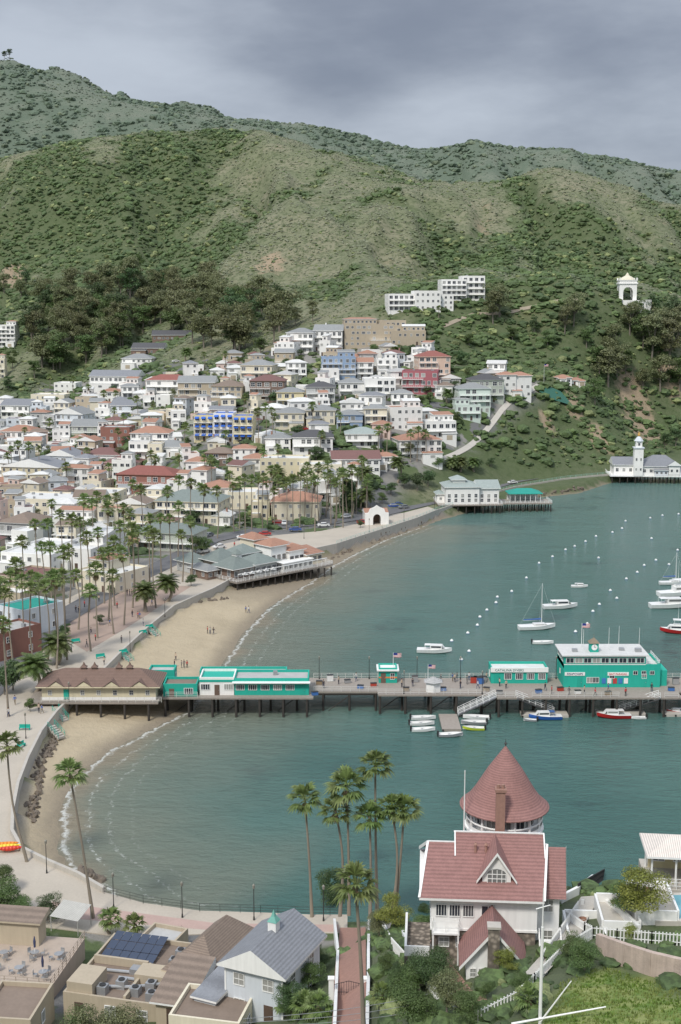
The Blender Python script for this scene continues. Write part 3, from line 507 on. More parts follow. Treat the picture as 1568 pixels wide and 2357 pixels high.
for u,v,h,l in [(1150,735,22,'olive'),(1135,745,18,'olive'),(1320,750,20,'olive'),(1300,770,16,'olive'),(1400,890,24,'olive'),(1420,870,22,'olive'),(1500,830,26,'olive'),(1540,840,26,'olive'),(1380,860,18,'green'),(1450,770,18,'olive'),(1560,790,24,'olive'),(1500,740,16,'dark'),(1470,745,14,'green'),(1525,780,20,'olive'),(1480,800,20,'green'),(1410,820,18,'olive'),(1550,750,18,'dark'),(1350,800,12,'green'),(1260,800,10,'green'),(1230,770,10,'dark'),(1180,790,10,'green'),(1520,900,20,'olive'),(1565,900,20,'green'),(50,690,18,'olive'),(240,660,16,'olive'),(60,660,16,'dark'),(10,680,18,'olive'),(1530,1040,10,'dark'),(1555,1030,11,'dark'),(720,740,12,'olive'),(680,750,12,'olive'),(600,820,12,'green'),(30,850,14,'green'),(80,870,14,'green'),(20,900,10,'dark'),(130,850,14,'dark'),(10,128,14,'dark'),(22,130,16,'dark'),(1370,930,14,'green'),(1440,860,16,'green'),(1480,900,14,'olive')]:
    tree(hit(u,v),h,U(.85,1.15),'euc',l,lab='spreading tree on the open hillside',grp='scattered trees on the hillside')
random.shuffle(TREESP)
for x,y,z in TREESP[:200]: tree(Vector((x,y,float(z))),U(3.5,7.),U(.9,1.3),'round',random.choice(['green','green','dark','olive']))
for u,v,h,k in [(800,1175,13,'cypress'),(808,1172,12,'cypress'),(200,1240,7,'round'),(180,1245,7,'round'),(215,1235,7,'round'),(30,1590,7,'round'),(10,1600,7,'round'),(450,1280,7,'round'),(470,1275,6,'round'),(930,1125,7,'round'),(960,1130,8,'round'),(985,1120,8,'round'),(900,1140,6,'round'),(440,1350,4,'round'),(830,1215,3,'round'),(1130,860,7,'round'),(1060,840,8,'round'),(1080,800,8,'round'),(1150,850,7,'round'),(1045,905,7,'round'),(990,930,6,'round'),(660,850,6,'round'),(880,1160,5,'round'),(230,1440,3,'round'),(70,1640,3,'round'),(255,1370,3,'round'),(560,1210,5,'round'),(620,1225,3,'round'),(1000,800,7,'round'),(950,815,6,'round'),(860,815,6,'round'),(1010,1080,6,'round'),(1050,1070,5,'round'),(340,1380,3,'round'),(150,1470,4,'round'),(1100,1080,5,'round'),(1130,1075,5,'round')]:
    p=hit(u,v); p.z=max(p.z,3); tree(p,h,1.,k,'dark' if k=='cypress' else random.choice(['green','dark']))
FG=[(15,2120,6,1.1,'green'),(50,2130,4.5,1,'green'),(110,2120,4,1.2,'dark'),(5,2060,5,1,'green'),(765,2112,7.5,.75,'dark'),(872,2160,4,1,'olive'),(905,2150,5,1,'yellow'),(712,2285,4.2,1.,'green'),(730,2235,3.8,.9,'dark'),(670,2345,4,1.,'dark'),(930,2300,3.8,1.1,'green'),(965,2290,4.,1.1,'green'),(1000,2285,4,1.1,'dark'),(890,2240,2.4,1,'green'),(950,2365,4.,1.2,'green'),(1030,2350,4.5,1,'olive'),(240,2430,6,1.3,'olive'),(180,2430,5,1.3,'green'),(300,2435,5,1.3,'olive'),(1020,2200,3,1.1,'red'),(975,2120,2.5,1.2,'green'),(1470,2120,5.5,1.2,'yellow'),(1440,2110,3.5,1.3,'green'),(1345,2240,3.,1.2,'green'),(1320,2210,2.5,1.2,'green'),(1165,2240,2.4,1,'yellow'),(1200,2290,2.,1.2,'green'),(1450,2165,1.6,1.2,'yellow'),(980,2150,2.5,1.2,'green'),(1530,2010,2.5,1.2,'dark'),(1400,2030,1.8,1.4,'green'),(100,2190,2.5,1.3,'green'),(630,2300,2.5,1.,'dark'),(1080,2365,3,1,'green'),(1120,2300,1.6,1,'green'),(370,2180,3,1.1,'green'),(405,2175,2.5,1.1,'dark')]
for u,v,h,w,l in FG: tree(hit(u,v),h,w*.95,'round',l,True,lab=f'{l} garden tree beside the houses',grp='garden trees near the red roofed house')
# ---------- shrubs ----------
def ico(n):
    b=bmesh.new(); bmesh.ops.create_icosphere(b,subdivisions=n,radius=1); V=np.array([v.co[:] for v in b.verts]); Fq=np.array([[v.index for v in f.verts] for f in b.faces]); b.free(); return V,Fq
m,nt,b=newmat('shrub'); c=nd(nt,'Attribute',{'attribute_name':'tint'}).outputs[0]; o=nd(nt,'TexCoord').outputs['Object']
k_=mixc(nt,mr(nt,noi(nt,o,1.4,4.,.7),.35,.65),(.65,.65,.65),(1.35,1.35,1.35))
nt.links.new(mixc(nt,1.,c,k_,'MULTIPLY'),b.inputs['Base Color']); b.inputs['Roughness'].default_value=.8
SHR=m
def shrubs(n_,y0,y1,r0,r1,sub,name,label,reg=None,x0=None):
    y=np.sqrt(rng.uniform(y0**2,y1**2,n_)); x=rng.uniform(-1,1,n_)*(.31*y+25)
    if x0 is not None: x=rng.uniform(x0[0],x0[1],n_); y=rng.uniform(y0,y1,n_)
    si=segd(x,y,sea); k=~inside(x,y,sea)&(si>6)&~inside(x,y,beach); it=inside(x,y,town)
    z=hgt(x,y)
    if reg=='hill': k&=~it&(z>6)
    if reg=='town':
        k&=it
        for a,b_,c_ in FOOT: k&=np.hypot(x-a,y-b_)>c_*.95
    if reg=='fg':
        k&=(z>6)&~inside(x,y,lawn)
        for a,b_,c_ in FGF: k&=np.hypot(x-a,y-b_)>c_
    x,y,z=x[k],y[k],z[k]; n_=len(x)
    g2=vn(x/9,y/9,5); grn=ss(greenness(x,y)+(.2 if reg in('fg','town') else 0),.58,.8)
    rr=rng.uniform(r0,r1,n_)*(.55+.9*grn)*rng.choice([.5,.8,1.,1.6],n_)
    sage=np.array([.185,.2,.13]);gr=np.array([.09,.135,.045]);lt=np.array([.18,.21,.085]);dk=np.array([.055,.09,.033])
    col=sage*(1-grn[:,None])+(gr*(g2[:,None])+dk*(1-g2[:,None]))*grn[:,None]; q_=rng.random(n_)<.1; col[q_]=lt; q_=rng.random(n_)<.13; col[q_]=gr*.9; col=col*rng.uniform(.75,1.22,(n_,1))
    if reg=='hill': f_=ss(y,1380,1600)[:,None]*.55; col=col*(1-f_)+np.array([.125,.165,.14])*f_  # far shrubs tinted with the same painted aerial haze
    V,Fq=ico(sub); nv=len(V); D=1+.6*(rng.random((n_,nv,1))-.5); P=V[None]*D*rr[:,None,None]*np.array([1,1,.6])+np.stack([x,y,z+rr*.1],1)[:,None]
    Fa=(Fq[None]+np.arange(n_)[:,None,None]*nv).reshape(-1,3)
    add(name,npmesh(name,P.reshape(-1,3),Fa,[SHR],tint=np.repeat(col,nv,0)),kind='stuff',label=label)
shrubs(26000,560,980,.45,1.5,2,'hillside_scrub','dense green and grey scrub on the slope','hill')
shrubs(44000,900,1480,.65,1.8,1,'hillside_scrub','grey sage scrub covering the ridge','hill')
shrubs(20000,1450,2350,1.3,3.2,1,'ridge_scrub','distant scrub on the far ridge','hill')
shrubs(8000,360,760,.5,1.8,2,'garden_shrubs','low shrubs between the houses','town')
def rocks(px,n_,r0,r1,sp_):
    for i in range(n_):
        a=R()*(len(px)-1); k=int(a); f=a-k; u=px[k][0]*(1-f)+px[k+1][0]*f+U(-sp_,sp_); v=px[k][1]*(1-f)+px[k+1][1]*f+U(-sp_,sp_)*.5
        p=hit(u,v); add('boulder',RK[i%4],None,p,(U(0,3),U(0,3),U(0,6)),(U(r0,r1),U(r0,r1),U(r0,r1)*.7),label='rough brown boulder below the sea wall',cat='rock',group='boulders along the sea wall')
RK=[]
for s in range(4):
    V,Fq=ico(2); V=V*(1+.5*(rng.random((len(V),1))-.5)); RK.append(npmesh('rock',V,Fq,[ROCK]))
rocks([(125,1692),(104,1735),(86,1785),(76,1838),(70,1890)],150,.3,.75,15)
rocks([(185,2012),(215,2022),(240,2035)],22,.5,1.3,8); rocks([(1170,1150),(1260,1138),(1340,1122)],30,.4,1.,6); rocks([(450,1385),(520,1378)],16,.3,.7,8); rocks([(760,1286),(880,1236),(1000,1192)],60,.3,.8,6)
# ---------- pier ----------
DK=4.0
def pb(u,v): return atz(u,v,DK)
y0=pb(900,1592).y; y1=pb(900,1560).y; xa=pb(372,1600).x; xb=pb(1640,1600).x
PE=thing('pier',(xa,y0,0),0,'long wooden pier on dark timber piles','pier')
def lx(u,v=1595): return pb(u,v).x-xa
def ly(v): return pb(900,v).y-y0
q=MB(); rects=[(0,xb-xa,0,y1-y0),(lx(380),lx(722),ly(1606),-.003),(lx(1140),lx(1562),ly(1606),-.003),(lx(90)-1,-.003,ly(1617),ly(1570)),(lx(870),lx(1135),ly(1599),-.003)]
for r_ in rects: q.box(*r_,DK-.35,DK)
add('deck',q.mesh('deck',[WOOD]),PE); q=MB(); q.cyl((0,0,-6),(0,0,DK-.35),.27,.24,7); PM=q.mesh('pile',[PILE]); npl=0
for (a,b_,c_,d_),st in zip(rects,(5.2,4.6,4.6,4.6,5.)):
    for i in range(int((b_-a)/st)+1):
        for yy in (c_+.3,d_-.4):
            if npl<98: add('pile',PM,PE,(a+.4+i*st,yy,0)); npl+=1
q=MB(); q.box(0,xb-xa,.2,.5,DK-.8,DK-.36); q.box(0,xb-xa,y1-y0-.6,y1-y0-.3,DK-.8,DK-.36)
for i in range(12): x=2+i*10.; q.cyl((x,.4,-.5),(x+5,.4,DK-.8),.09,k=5)
add('cross_brace',q.mesh('brace',[PILE]),PE)
q=MB(); g=mat('grey_white_rail',(.58,.57,.53))
def rl(u0,v0,u1,v1): a=pb(u0,v0);b=pb(u1,v1); q.rail((a.x-xa,a.y-y0,DK),(b.x-xa,b.y-y0,DK),1.05,1.6,.045)
for a in [(722,1592,870,1592),(722,1561,1640,1561),(870,1598,1135,1598),(1142,1605,1185,1605),(1225,1605,1425,1605),(1530,1605,1562,1605),(382,1605,455,1605),(95,1617,372,1617)]: rl(*a)
add('railing',q.mesh('pier_rail',[g]),PE)
def pbld(u,v,w,h,**k): k.setdefault('sink',.0); k.setdefault('cat','building'); k.setdefault('name','pier_building'); k.setdefault('group',None); return house(u,v,w,h,p=pb(u,v),**k)
E,W,Hh,D,s=pbld(228,1611,262,30,roof='h',wc='butter',rc='rust_brown',D=8,rise=2.4,ov=1.,t=WT[1],label='pale yellow hall with brown hip roof and cupolas',ww=.8,wh=1.,pitch=3.,door='teal',chim=False)
for u in (180,205,262,287):
    x=(u-222)*s; q=MB(); q.box(x-.45,x+.45,3.55,4.45,Hh+1.9,Hh+2.8,1); q.lathe([(.95,Hh+2.8),(.4,Hh+3.15),(.05,Hh+3.8)],4,0,(x,4)); add('cupola',q.mesh('cupola',[rm('rust_brown'),wm('brown')]),E)
q=MB(); q.box(W/2*-1,W/2,-.05,-.002,0,.5); add('skirting',q.mesh('skirt',[WHITE]),E)
for x in np.linspace(-W/2+3,W/2-3,4): 
    q=MB(); q.poly([(x-1.8,-.9,Hh+.05),(x+1.8,-.9,Hh+.05),(x,-.9,Hh+1.2)],1); q.poly([(x-2.1,-1.05,Hh-.1),(x,-1.05,Hh+1.4),(x,2.2,Hh+1.4),(x-2.1,.2,Hh-.1)]); q.poly([(x+2.1,-1.05,Hh-.1),(x,-1.05,Hh+1.4),(x,2.2,Hh+1.4),(x+2.1,.2,Hh-.1)]); add('roof_gable',q.mesh('gable',[rm('rust_brown'),wm('butter')]),E)
pbld(415,1603,78,22,roof='f',wc='teal',rc='brown',D=5,label='low teal kiosk with rusty flat roof',t=WT[3],ww=1.8)
pbld(372,1575,60,26,roof='f',wc='teal',rc='concrete',D=4,label='teal shed at the pier entrance',t=WT[3])
pbld(560,1572,200,22,roof='f',wc='teal',rc='concrete',D=3,label='long teal shelter along the pier')
E,W,Hh,D,s=pbld(500,1600,80,34,roof='f',wc='white',rc='concrete',D=6,label='white glazed booth with teal roof edge',t=WT[3],ww=2.,wh=1.2,pitch=2.2,sto=4)
q=MB(); q.box(-W/2-.06,W/2+.06,-.08,D+.06,Hh-.35,Hh+.1); add('fascia',q.mesh('fascia',[TEAL]),E)
E,W,Hh,D,s=pbld(625,1600,172,32,roof='f',wc='teal',rc='concrete',D=6,label='teal fish shop with row of windows',t=WT[3],ww=1.7,wh=1.1,pitch=2.1,sto=4,door='teal')
q=MB(); q.box(-W/2-.3,W/2+.3,-1.,0,Hh-.25,Hh-.05); add('canopy',q.mesh('canopy',[WHITE]),E)
E,W,Hh,D,s=pbld(893,1572,42,28,roof='f',wc='teal',rc='light',D=3.5,label='small teal and white ticket booth',t=WT[1],ww=.9,pitch=1.4,sto=4)
q=MB(); q.box(-W/2-.4,W/2+.4,-.5,D+.3,Hh,Hh+.25); q.box(-W/2,W/2,-.06,-.003,Hh*.4,Hh*.5,1); add('fascia',q.mesh('fascia',[WHITE,simple('orange_board',(.7,.2,.05))]),E)
hp=pb(997,1590); E=thing('gazebo',hp,0,'white hexagonal hut on the pier','hut'); q=MB(); q.lathe([(1.6,0),(1.6,2.)],6); add('wall',q.mesh('w',[WHITE]),E); q=MB(); q.lathe([(2.1,2.),(.1,2.9)],6); add('roof',q.mesh('r',[rm('concrete')]),E)
E,W,Hh,D,s=pbld(1195,1573,130,30,roof='f',wc='teal',rc='light',D=4.5,label='teal dive shop with white sign board',t=WT[3],ww=1.5,pitch=2.2,sto=4,door='teal')
q=MB(); q.box(-W/2-.1,W/2+.1,-.3,-.01,Hh-.35,Hh+.6); add('sign_board',q.mesh('board',[WHITE]),E)
TXM=simple('sign_teal_dark',(.01,.14,.12)); 
def text(par,body,size,loc,m,rot=(math.pi/2,0,0),name='sign_lettering'):
    c_=bpy.data.curves.new('txt','FONT'); c_.body=body; c_.size=size; c_.align_x='CENTER'; c_.extrude=.01; c_.resolution_u=2; c_.offset=.004
    o_=bpy.data.objects.new('txt',c_); COL.objects.link(o_); bpy.context.view_layer.update(); me=bpy.data.meshes.new_from_object(o_.evaluated_get(bpy.context.evaluated_depsgraph_get())); bpy.data.objects.remove(o_)
    me.materials.clear(); me.materials.append(m); return add(name,me,par,loc,rot)
text(E,'CATALINA DIVERS',.7,(-W*.18,-.32,Hh-.15),TXM)
E,W,Hh,D,s=pbld(1408,1582,222,46,roof='f',wc='teal',rc='light',D=8,label='two-storey teal pier building with clock cupola',t=WT[0],ww=1.,wh=1.,pitch=6.,sto=6,door='teal',side=True)
q=MB(); q.box(-W/2-.0,W/2-3.,.05,D-.3,Hh-.3,Hh+2.3); o_=add('upper_wall',q.mesh('u',[TEAL]),E); wins(E,-W/2+.3,W/2-3.2,.05,Hh+1.35,9,1.6,1.05,t=WT[0]); wins(E,.6,D-.6,-W/2,Hh+1.35,3,1.6,1.05,side=2)
q=MB(); q.box(-W/2,W/2-3,-.02,.04,Hh+.45,Hh+.6); q.box(-W/2,W/2-3,-.02,.04,Hh+2.05,Hh+2.2); add('trim_band',q.mesh('tb',[WHITE]),E)
q=MB(); q.box(-W/2-.5,W/2-2.4,-.4,D+.3,Hh+2.3,Hh+2.5); q.box(-W/2+2,-W/2+3,2,3,Hh+2.5,Hh+3.1,1); q.box(2,3.,3,4,Hh+2.5,Hh+3.,1); q.box(5,6.2,2,3,Hh+2.5,Hh+3.2,1); add('upper_roof',q.mesh('ur',[rm('light'),METAL]),E)
q=MB(); q.rail((W/2-2.8,.1,Hh+.1),(W/2-.1,.1,Hh+.1),1.1,1.,.06); q.rail((W/2-.1,.1,Hh+.1),(W/2-.1,D-.1,Hh+.1),1.1,1.,.06); add('railing',q.mesh('rr',[WHITE]),E)
q=MB(); q.box(W/2,W/2+1.6,1,D-1,0,3.2); q.poly([(W/2,.9,3.2),(W/2+1.7,.9,.9),(W/2+1.7,D-1,.9),(W/2,D-1,3.2)],1); add('stair_wing',q.mesh('sw',[TEAL,WHITE]),E)
x=-W*.17; q=MB(); q.box(x-.85,x+.85,2,3.7,Hh+2.5,Hh+4.3); q.lathe([(1.5,Hh+4.3),(.05,Hh+5.3)],4,1,(x,2.85)); q.cyl((x,2.85,Hh+5.2),(x,2.85,Hh+6.),.04,k=4,mi=1); cu=add('cupola',q.mesh('cu',[TEAL,mat('cupola_roof',(.25,.2,.14))]),E)
q=MB(); q.cyl((x,1.94,Hh+3.5),(x,1.99,Hh+3.5),.6,k=20,mi=0); q.box(x-.03,x+.03,1.9,1.935,Hh+3.47,Hh+3.95,1); q.box(x-.03,x+.3,1.9,1.934,Hh+3.47,Hh+3.53,1); add('clock_face',q.mesh('clock',[WHITE,STEEL]),cu)
q=MB(); q.box(-W/2+.2,-W/2+4.2,-.12,-.004,Hh-1.75,Hh-1.05); q.box(-.9,3.3,-.12,-.004,Hh-1.75,Hh-1.05); add('sign_board',q.mesh('sb2',[WHITE]),E)
text(E,'FISH*CHIPS',.65,(-W/2+2.2,-.14,Hh-1.63),simple('sign_navy',(.02,.03,.12))); text(E,'BAIT PARASAIL',.54,(1.2,-.14,Hh-1.6),simple('sign_red',(.5,.03,.03)))
q=MB()
for i,(x,c_) in enumerate([(-2,0),(-.9,1),(.2,2),(1.3,0),(2.4,1)]): q.box(x,x+.8,-.08,-.003,.8,1.9,c_)
add('poster',q.mesh('posters',[simple('poster_blue',(.05,.2,.5)),WHITE,simple('poster_red',(.5,.05,.05))]),E); add('door',DT2,E,(6.4,0,0),scl=(1.1,1,2.1)); wins(E,-W/2+4.6,-2.6,0,1.5,2,1.3,1.2,t=WT[0]); wins(E,3.8,8.8,0,3.,3,.9,.8)
for x in (W/2-3.5,-W/2+4.5,0,2.):
    q=MB(); q.cyl((x,4,Hh+2.5),(x,4,Hh+2.5+U(3.5,5)),.05,.03,5); add('antenna',q.mesh('an',[WHITE]),E)
def crate(u,v,c_,k):
    p=pb(u,v); E=thing('storage_box' if k else 'equipment_locker',p,U(-20,20),('small' if k else 'tall')+' painted storage box on the pier deck','box','boxes on the pier deck'); q=MB(); h=.7 if k else 1.3; q.box(-.6,.6,-.35,.35,.05,h); q.box(-.64,.64,-.39,.39,h,h+.08,1); q.box(-.5,-.4,-.3,.3,0,.05,1); q.box(.4,.5,-.3,.3,0,.05,1); add('body',q.mesh('bx',[simple('locker_'+c_,{'blue':(.05,.15,.4),'grey':(.3,.3,.3),'red':(.4,.05,.03),'wood':(.25,.18,.11),'white':(.7,.7,.68)}[c_]),STEEL]),E)
for a in [(735,1575,'wood',1),(760,1568,'white',0),(800,1572,'grey',1),(830,1585,'blue',1),(860,1580,'red',1),(935,1590,'wood',1),(955,1570,'grey',0),(1020,1590,'blue',1),(1090,1572,'red',0),(1098,1572,'white',0),(1105,1574,'blue',0),(1112,1571,'grey',0),(1120,1590,'wood',1),(1150,1598,'grey',1),(1240,1595,'blue',1),(1290,1590,'red',1),(1330,1597,'white',1),(1400,1600,'wood',1),(1545,1590,'blue',1),(1555,1575,'grey',0),(725,1600,'blue',1)]: crate(*a)
def gang(u0,v0,u1,v1):
    a=pb(u0,v0); b_=atz(u1,v1,.6); E=thing('gangway',a,0,'sloping white gangway from pier to float','gangway','gangways'); d=b_-a; sd_=Vector((0,1.6,0)); q=MB(); q.poly([(0,0,0),d,d+sd_,sd_]); q.poly([(0,0,-.2),sd_-Vector((0,0,.2)),d+sd_-Vector((0,0,.2)),d-Vector((0,0,.2))]); add('ramp',q.mesh('ramp',[METAL]),E)
    q=MB(); q.rail((0,0,0),d,1.1,1.2,.06); q.rail(sd_,d+sd_,1.1,1.2,.06); add('railing',q.mesh('gr',[WHITE]),E)
gang(1142,1606,1055,1646); gang(1190,1607,1275,1640); gang(1520,1607,1425,1636)
def floatd(u,v,w,dp,m):
    p=atz(u,v,0); s=mpp(p); q=MB(); q.box(-w*s/2,w*s/2,0,dp,-.3,.5); 
    for i in range(int(w*s/2.)): q.box(-w*s/2+i*2.,-w*s/2+i*2+.3,-.15,0,.1,.45,1)
    E=thing('floating_dock',p,0,'flat floating dock beside the pier','dock','floating docks'); add('deck',q.mesh('fd',[m,STEEL]),E)
floatd(1255,1652,108,3.,CONC); floatd(1432,1650,112,3,CONC); floatd(1040,1684,44,9,WOOD); floatd(1560,1650,60,3,CONC)
FR,FWt,FB=simple('flag_red',(.45,.02,.03)),WHITE,simple('flag_blue',(.02,.03,.2))
def flag(p,h,w=1.6,lab='flag on a white pole'):
    E=thing('flagpole',p,0,lab,'flag','flags'); q=MB(); q.cyl((0,0,0),(0,0,h),.07,.04,6); add('pole',q.mesh('fp',[WHITE]),E); q=MB(); hh=w*.55
    for i in range(13):
        for k in range(6):
            x0,x1=.05+w*k/6,.05+w*(k+1)/6; z1=h-.1-hh*i/13; z0=z1-hh/13; f=lambda x:.12*math.sin(x*4); mi=2 if i<7 and k<3 else i%2; q.poly([(x0,f(x0),z0),(x1,f(x1),z0),(x1,f(x1),z1),(x0,f(x0),z1)],mi)
    add('flag',q.mesh('flag',[FR,FWt,FB]),E)
flag(pb(905,1568),6.,1.6,'striped flag on a pole on the pier'); flag(pb(985,1585),5,1.4,'striped flag on a pole on the pier'); flag(aty(1338,1500,pb(1338,1582).y+6),6,1.6,'striped flag on the building roof'); flag(hit(1252,880),9,2.,'striped flag in a hillside garden')
q=MB(); q.cyl((0,0,0),(0,0,4.2),.07,.05,6); q.cyl((0,0,0),(0,0,.5),.14,.1,6); LPm=q.mesh('lamp_post',[STEEL]); q=MB(); q.lathe([(.08,4.2),(.16,4.3),(.17,4.6),(.2,4.64),(.02,4.85)],8); LHm=q.mesh('lamp_head',[simple('lamp_glass',(.3,.29,.25))],True)
def lamp(p):
    E=thing('street_lamp',p,0,'dark post lamp with small lantern','street lamp','street lamps'); add('post',LPm,E); add('lantern',LHm,E)
for u,v in [(735,1563),(850,1563),(930,1597),(960,1563),(1060,1563),(1110,1598),(1280,1563)]: lamp(pb(u,v))
for u,v in [(585,2118),(262,2090),(420,2112),(108,2010),(160,1625),(300,1500),(380,1420),(850,1225),(930,1200),(700,1240),(60,1700),(1000,1172),(1150,1130),(745,2120)]: lamp(atz(u,v,3.1))
# ---------- waterfront restaurants, club ----------
def stilts(E,x0,x1,y0,y1,z,nx_,ny_):
    for i in range(nx_):
        for j in range(ny_): add('pile',PM,E,(x0+(x1-x0)*i/(nx_-1),y0+(y1-y0)*j/(ny_-1),z-DK))
def platform(E,x0,x1,y0,y1,z,rail=True,m=None):
    q=MB(); q.box(x0,x1,y0,y1,z-.4,z); add('deck',q.mesh('pd',[m or WOOD]),E)
    if rail:
        q=MB(); q.rail((x0+.1,y0+.1,z),(x1-.1,y0+.1,z),1.,1.5,.06); q.rail((x1-.1,y0+.1,z),(x1-.1,y1,z),1.,1.5,.06); q.rail((x0+.1,y0+.1,z),(x0+.1,y1,z),1.,1.5,.06); add('railing',q.mesh('pr',[WHITE]),E)
def block(E,x0,x1,y0,y1,z0,z1,wmat,rf,rmat,rise,n_,ww,wh,t=None,ov=.6,ns=2):
    q=MB(); q.box(x0,x1,y0,y1,z0,z1); add('wall',q.mesh('bw',[wmat]),E); add('roof',roofm(x0,x1,y0,y1,z1,rf,rise,rmat,WHITE,ov),E)
    wins(E,x0,x1,y0,(z0+z1)/2+.1,n_,ww,wh,t=t)
    for sx,sd_ in ((x1,1),(x0,2)): wins(E,y0,y1,sx,(z0+z1)/2+.1,ns,ww,wh,side=sd_,t=t)
p=atz(1085,1182,0); E=thing('club_house',p,4,'white two-storey boat club on piles over the water','building'); 
platform(E,-13,12,-1.5,14,3.6); stilts(E,-12,11,-1,13,3.2,8,3)
block(E,-10,3,0,13,3.6,10.2,wm('white'),'h',rm('sage'),2.6,5,1.2,1.5,WT[1],ns=4); block(E,3.01,11,1.5,13,3.6,9.4,wm('white'),'g',rm('sage'),2.6,3,1.2,1.5,WT[1],ns=4); block(E,-12.8,-10.01,4,10,3.6,7,wm('white'),'h',rm('sage'),1,1,1,1); wins(E,-10,3,0,5.2,5,1.2,1.4,t=WT[1]); wins(E,3,11,1.5,4.9,3,1.2,1.4,t=WT[1])
q=MB(); q.box(-7,-2,3,9,10.6,12.7); add('upper_wall',q.mesh('cw',[wm('white')]),E); add('upper_roof',roofm(-7,-2,3,9,12.7,'h',1.4,rm('sage'),WHITE,.6),E)
p=atz(1212,1178,0); E=thing('pavilion',p,2,'open pavilion with green roof on piles','pavilion'); platform(E,-10,10,-.5,11,3.4); stilts(E,-9.5,9.5,0,10,3.,8,3)
add('roof',roofm(-6,6,3,10,6.6,'h',1.6,rm('teal'),TEAL,.8),E); q=MB()
for x in np.linspace(-6,6,7):
    for y in (3,10): q.cyl((x,y,3.4),(x,y,6.6),.12,k=6)
q.box(-6,6,9,9.2,3.4,6.5); add('column',q.mesh('pc',[WHITE]),E)
p=atz(1495,1112,0); E=thing('boat_club',p,-4,'white and blue waterfront club with lighthouse tower','building'); platform(E,-18,22,-2,15,3.5,m=WHITE); stilts(E,-17,21,-1.5,14,3.1,12,3)
block(E,-16,-4,1,13,3.5,8.,wm('white'),'g',rm('slate'),3.,4,1.3,1.6,WT[1]); block(E,-3.9,14,0,13,3.5,7.5,wm('white'),'h',rm('slate'),4.5,6,1.4,1.5,WT[1]); block(E,2,8,-1.2,-.01,3.5,6,wm('pale_blue'),'s',rm('slate'),.4,3,1,1); block(E,8.2,13,-1.8,-.02,3.5,8.2,wm('white'),'y',rm('slate'),2.,2,1,1.3)
q=MB(); q.box(-7.5,-3.5,-2.2,1.8,3.5,16); q.box(-7.9,-3.1,-2.6,2.2,16,16.4,1); q.box(-6.9,-4.1,-1.6,1.2,16.4,19.2); q.lathe([(2.2,19.2),(1.2,20.6),(.1,21.6)],8,1,(-5.5,-.2)); q.lathe([(.5,21.4),(.6,22.),(.05,23.4)],8,2,(-5.5,-.2)); add('tower',q.mesh('tw',[wm('white'),wm('pale_blue'),mat('gold',(.6,.35,.08),.4)]),E); wins(E,-7.5,-3.5,-2.2,6.5,2,.8,1.2); wins(E,-7.5,-3.5,-2.2,11,2,.8,1.4); wins(E,-6.9,-4.1,-1.6,17.8,1,1.,1.3)
# beach restaurants on piles over the sand
p=atz(534,1366,0); E=thing('restaurant',p,44,'weathered restaurant with green grey hip roofs on piles','restaurant'); platform(E,0,37,-2.2,15,3.4); stilts(E,.5,36.5,-1.9,3.5,3.,14,2); stilts(E,.3,.5,6,14,3.,2,4)
WG=rm('weathered_green')
block(E,1.5,9,1,9,3.4,6.4,wm('brown'),'h',WG,2.8,4,1.5,1.7,WT[3],1.1); block(E,9.01,17,.4,8,3.4,6.8,wm('grey'),'h',WG,2.2,4,1.8,1.6,WT[3],1.); block(E,2.5,10,9.01,16,3.4,7.2,wm('tan'),'h',WG,3.,3,1.5,1.4,WT[3],1.); block(E,10.5,17,8.5,15,3.4,8.4,wm('grey'),'h',WG,2.2,3,1.4,1.3,WT[3],.8); block(E,-1,5,16.5,24,3.2,6.2,wm('grey'),'h',WG,2.2,2,1.4,1.2,WT[3],.8); block(E,-3,1,7,15,3.2,5.6,wm('brown'),'h',rm('grey'),1.4,2,1.2,1.2,WT[3],.6)
q=MB(); q.box(5,7,4,6,8.2,9.8); q.lathe([(1.8,9.8),(.05,11.2)],4,1,(6,5)); add('cupola',q.mesh('rcu',[WHITE,WG]),E)
TR=rm('tile')
block(E,18,24,4,11,3.4,10.2,wm('white'),'h',TR,1.6,3,1.2,1.4,WT[2],.6); block(E,18.,23,11.5,18,3.,11.2,wm('cream'),'h',TR,1.6,3,1.2,1.4,WT[2],.6); block(E,24.2,30,3,10,3.4,8.2,wm('white'),'h',TR,1.4,3,1.4,1.5,WT[2],.6); block(E,30.2,36.5,2,9,3.4,6.4,wm('cream'),'s',TR,1.2,3,1.3,1.4,WT[2],.5); block(E,24,31,11,17,3.,8.8,wm('white'),'h',TR,1.4,3,1.2,1.4,WT[2],.6); block(E,18.5,30,-.8,3.,3.4,5.8,wm('white'),'f',rm('light'),.5,6,1.4,1.3,WT[3],.3); block(E,31.2,36,9.5,15,3.,7,wm('white'),'h',TR,1.2,2,1.2,1.4,WT[2],.5)
q=MB()
for x in range(1,36,2): q.cyl((x,-1.6,3.4),(x,-1.6,5.4),.06,k=5)
q.box(1,35,-1.75,-1.45,5.4,5.55); add('post',q.mesh('rp',[WHITE]),E)
for i in range(5): q=MB(); x=4+i*2.6; q.cyl((x,-1,3.4),(x,-1,5.4),.03,k=5,mi=1); q.lathe([(.9,5.),(.05,5.6)],8,0,(x,-1)); add('umbrella',q.mesh('rum',[WHITE,STEEL]),E)
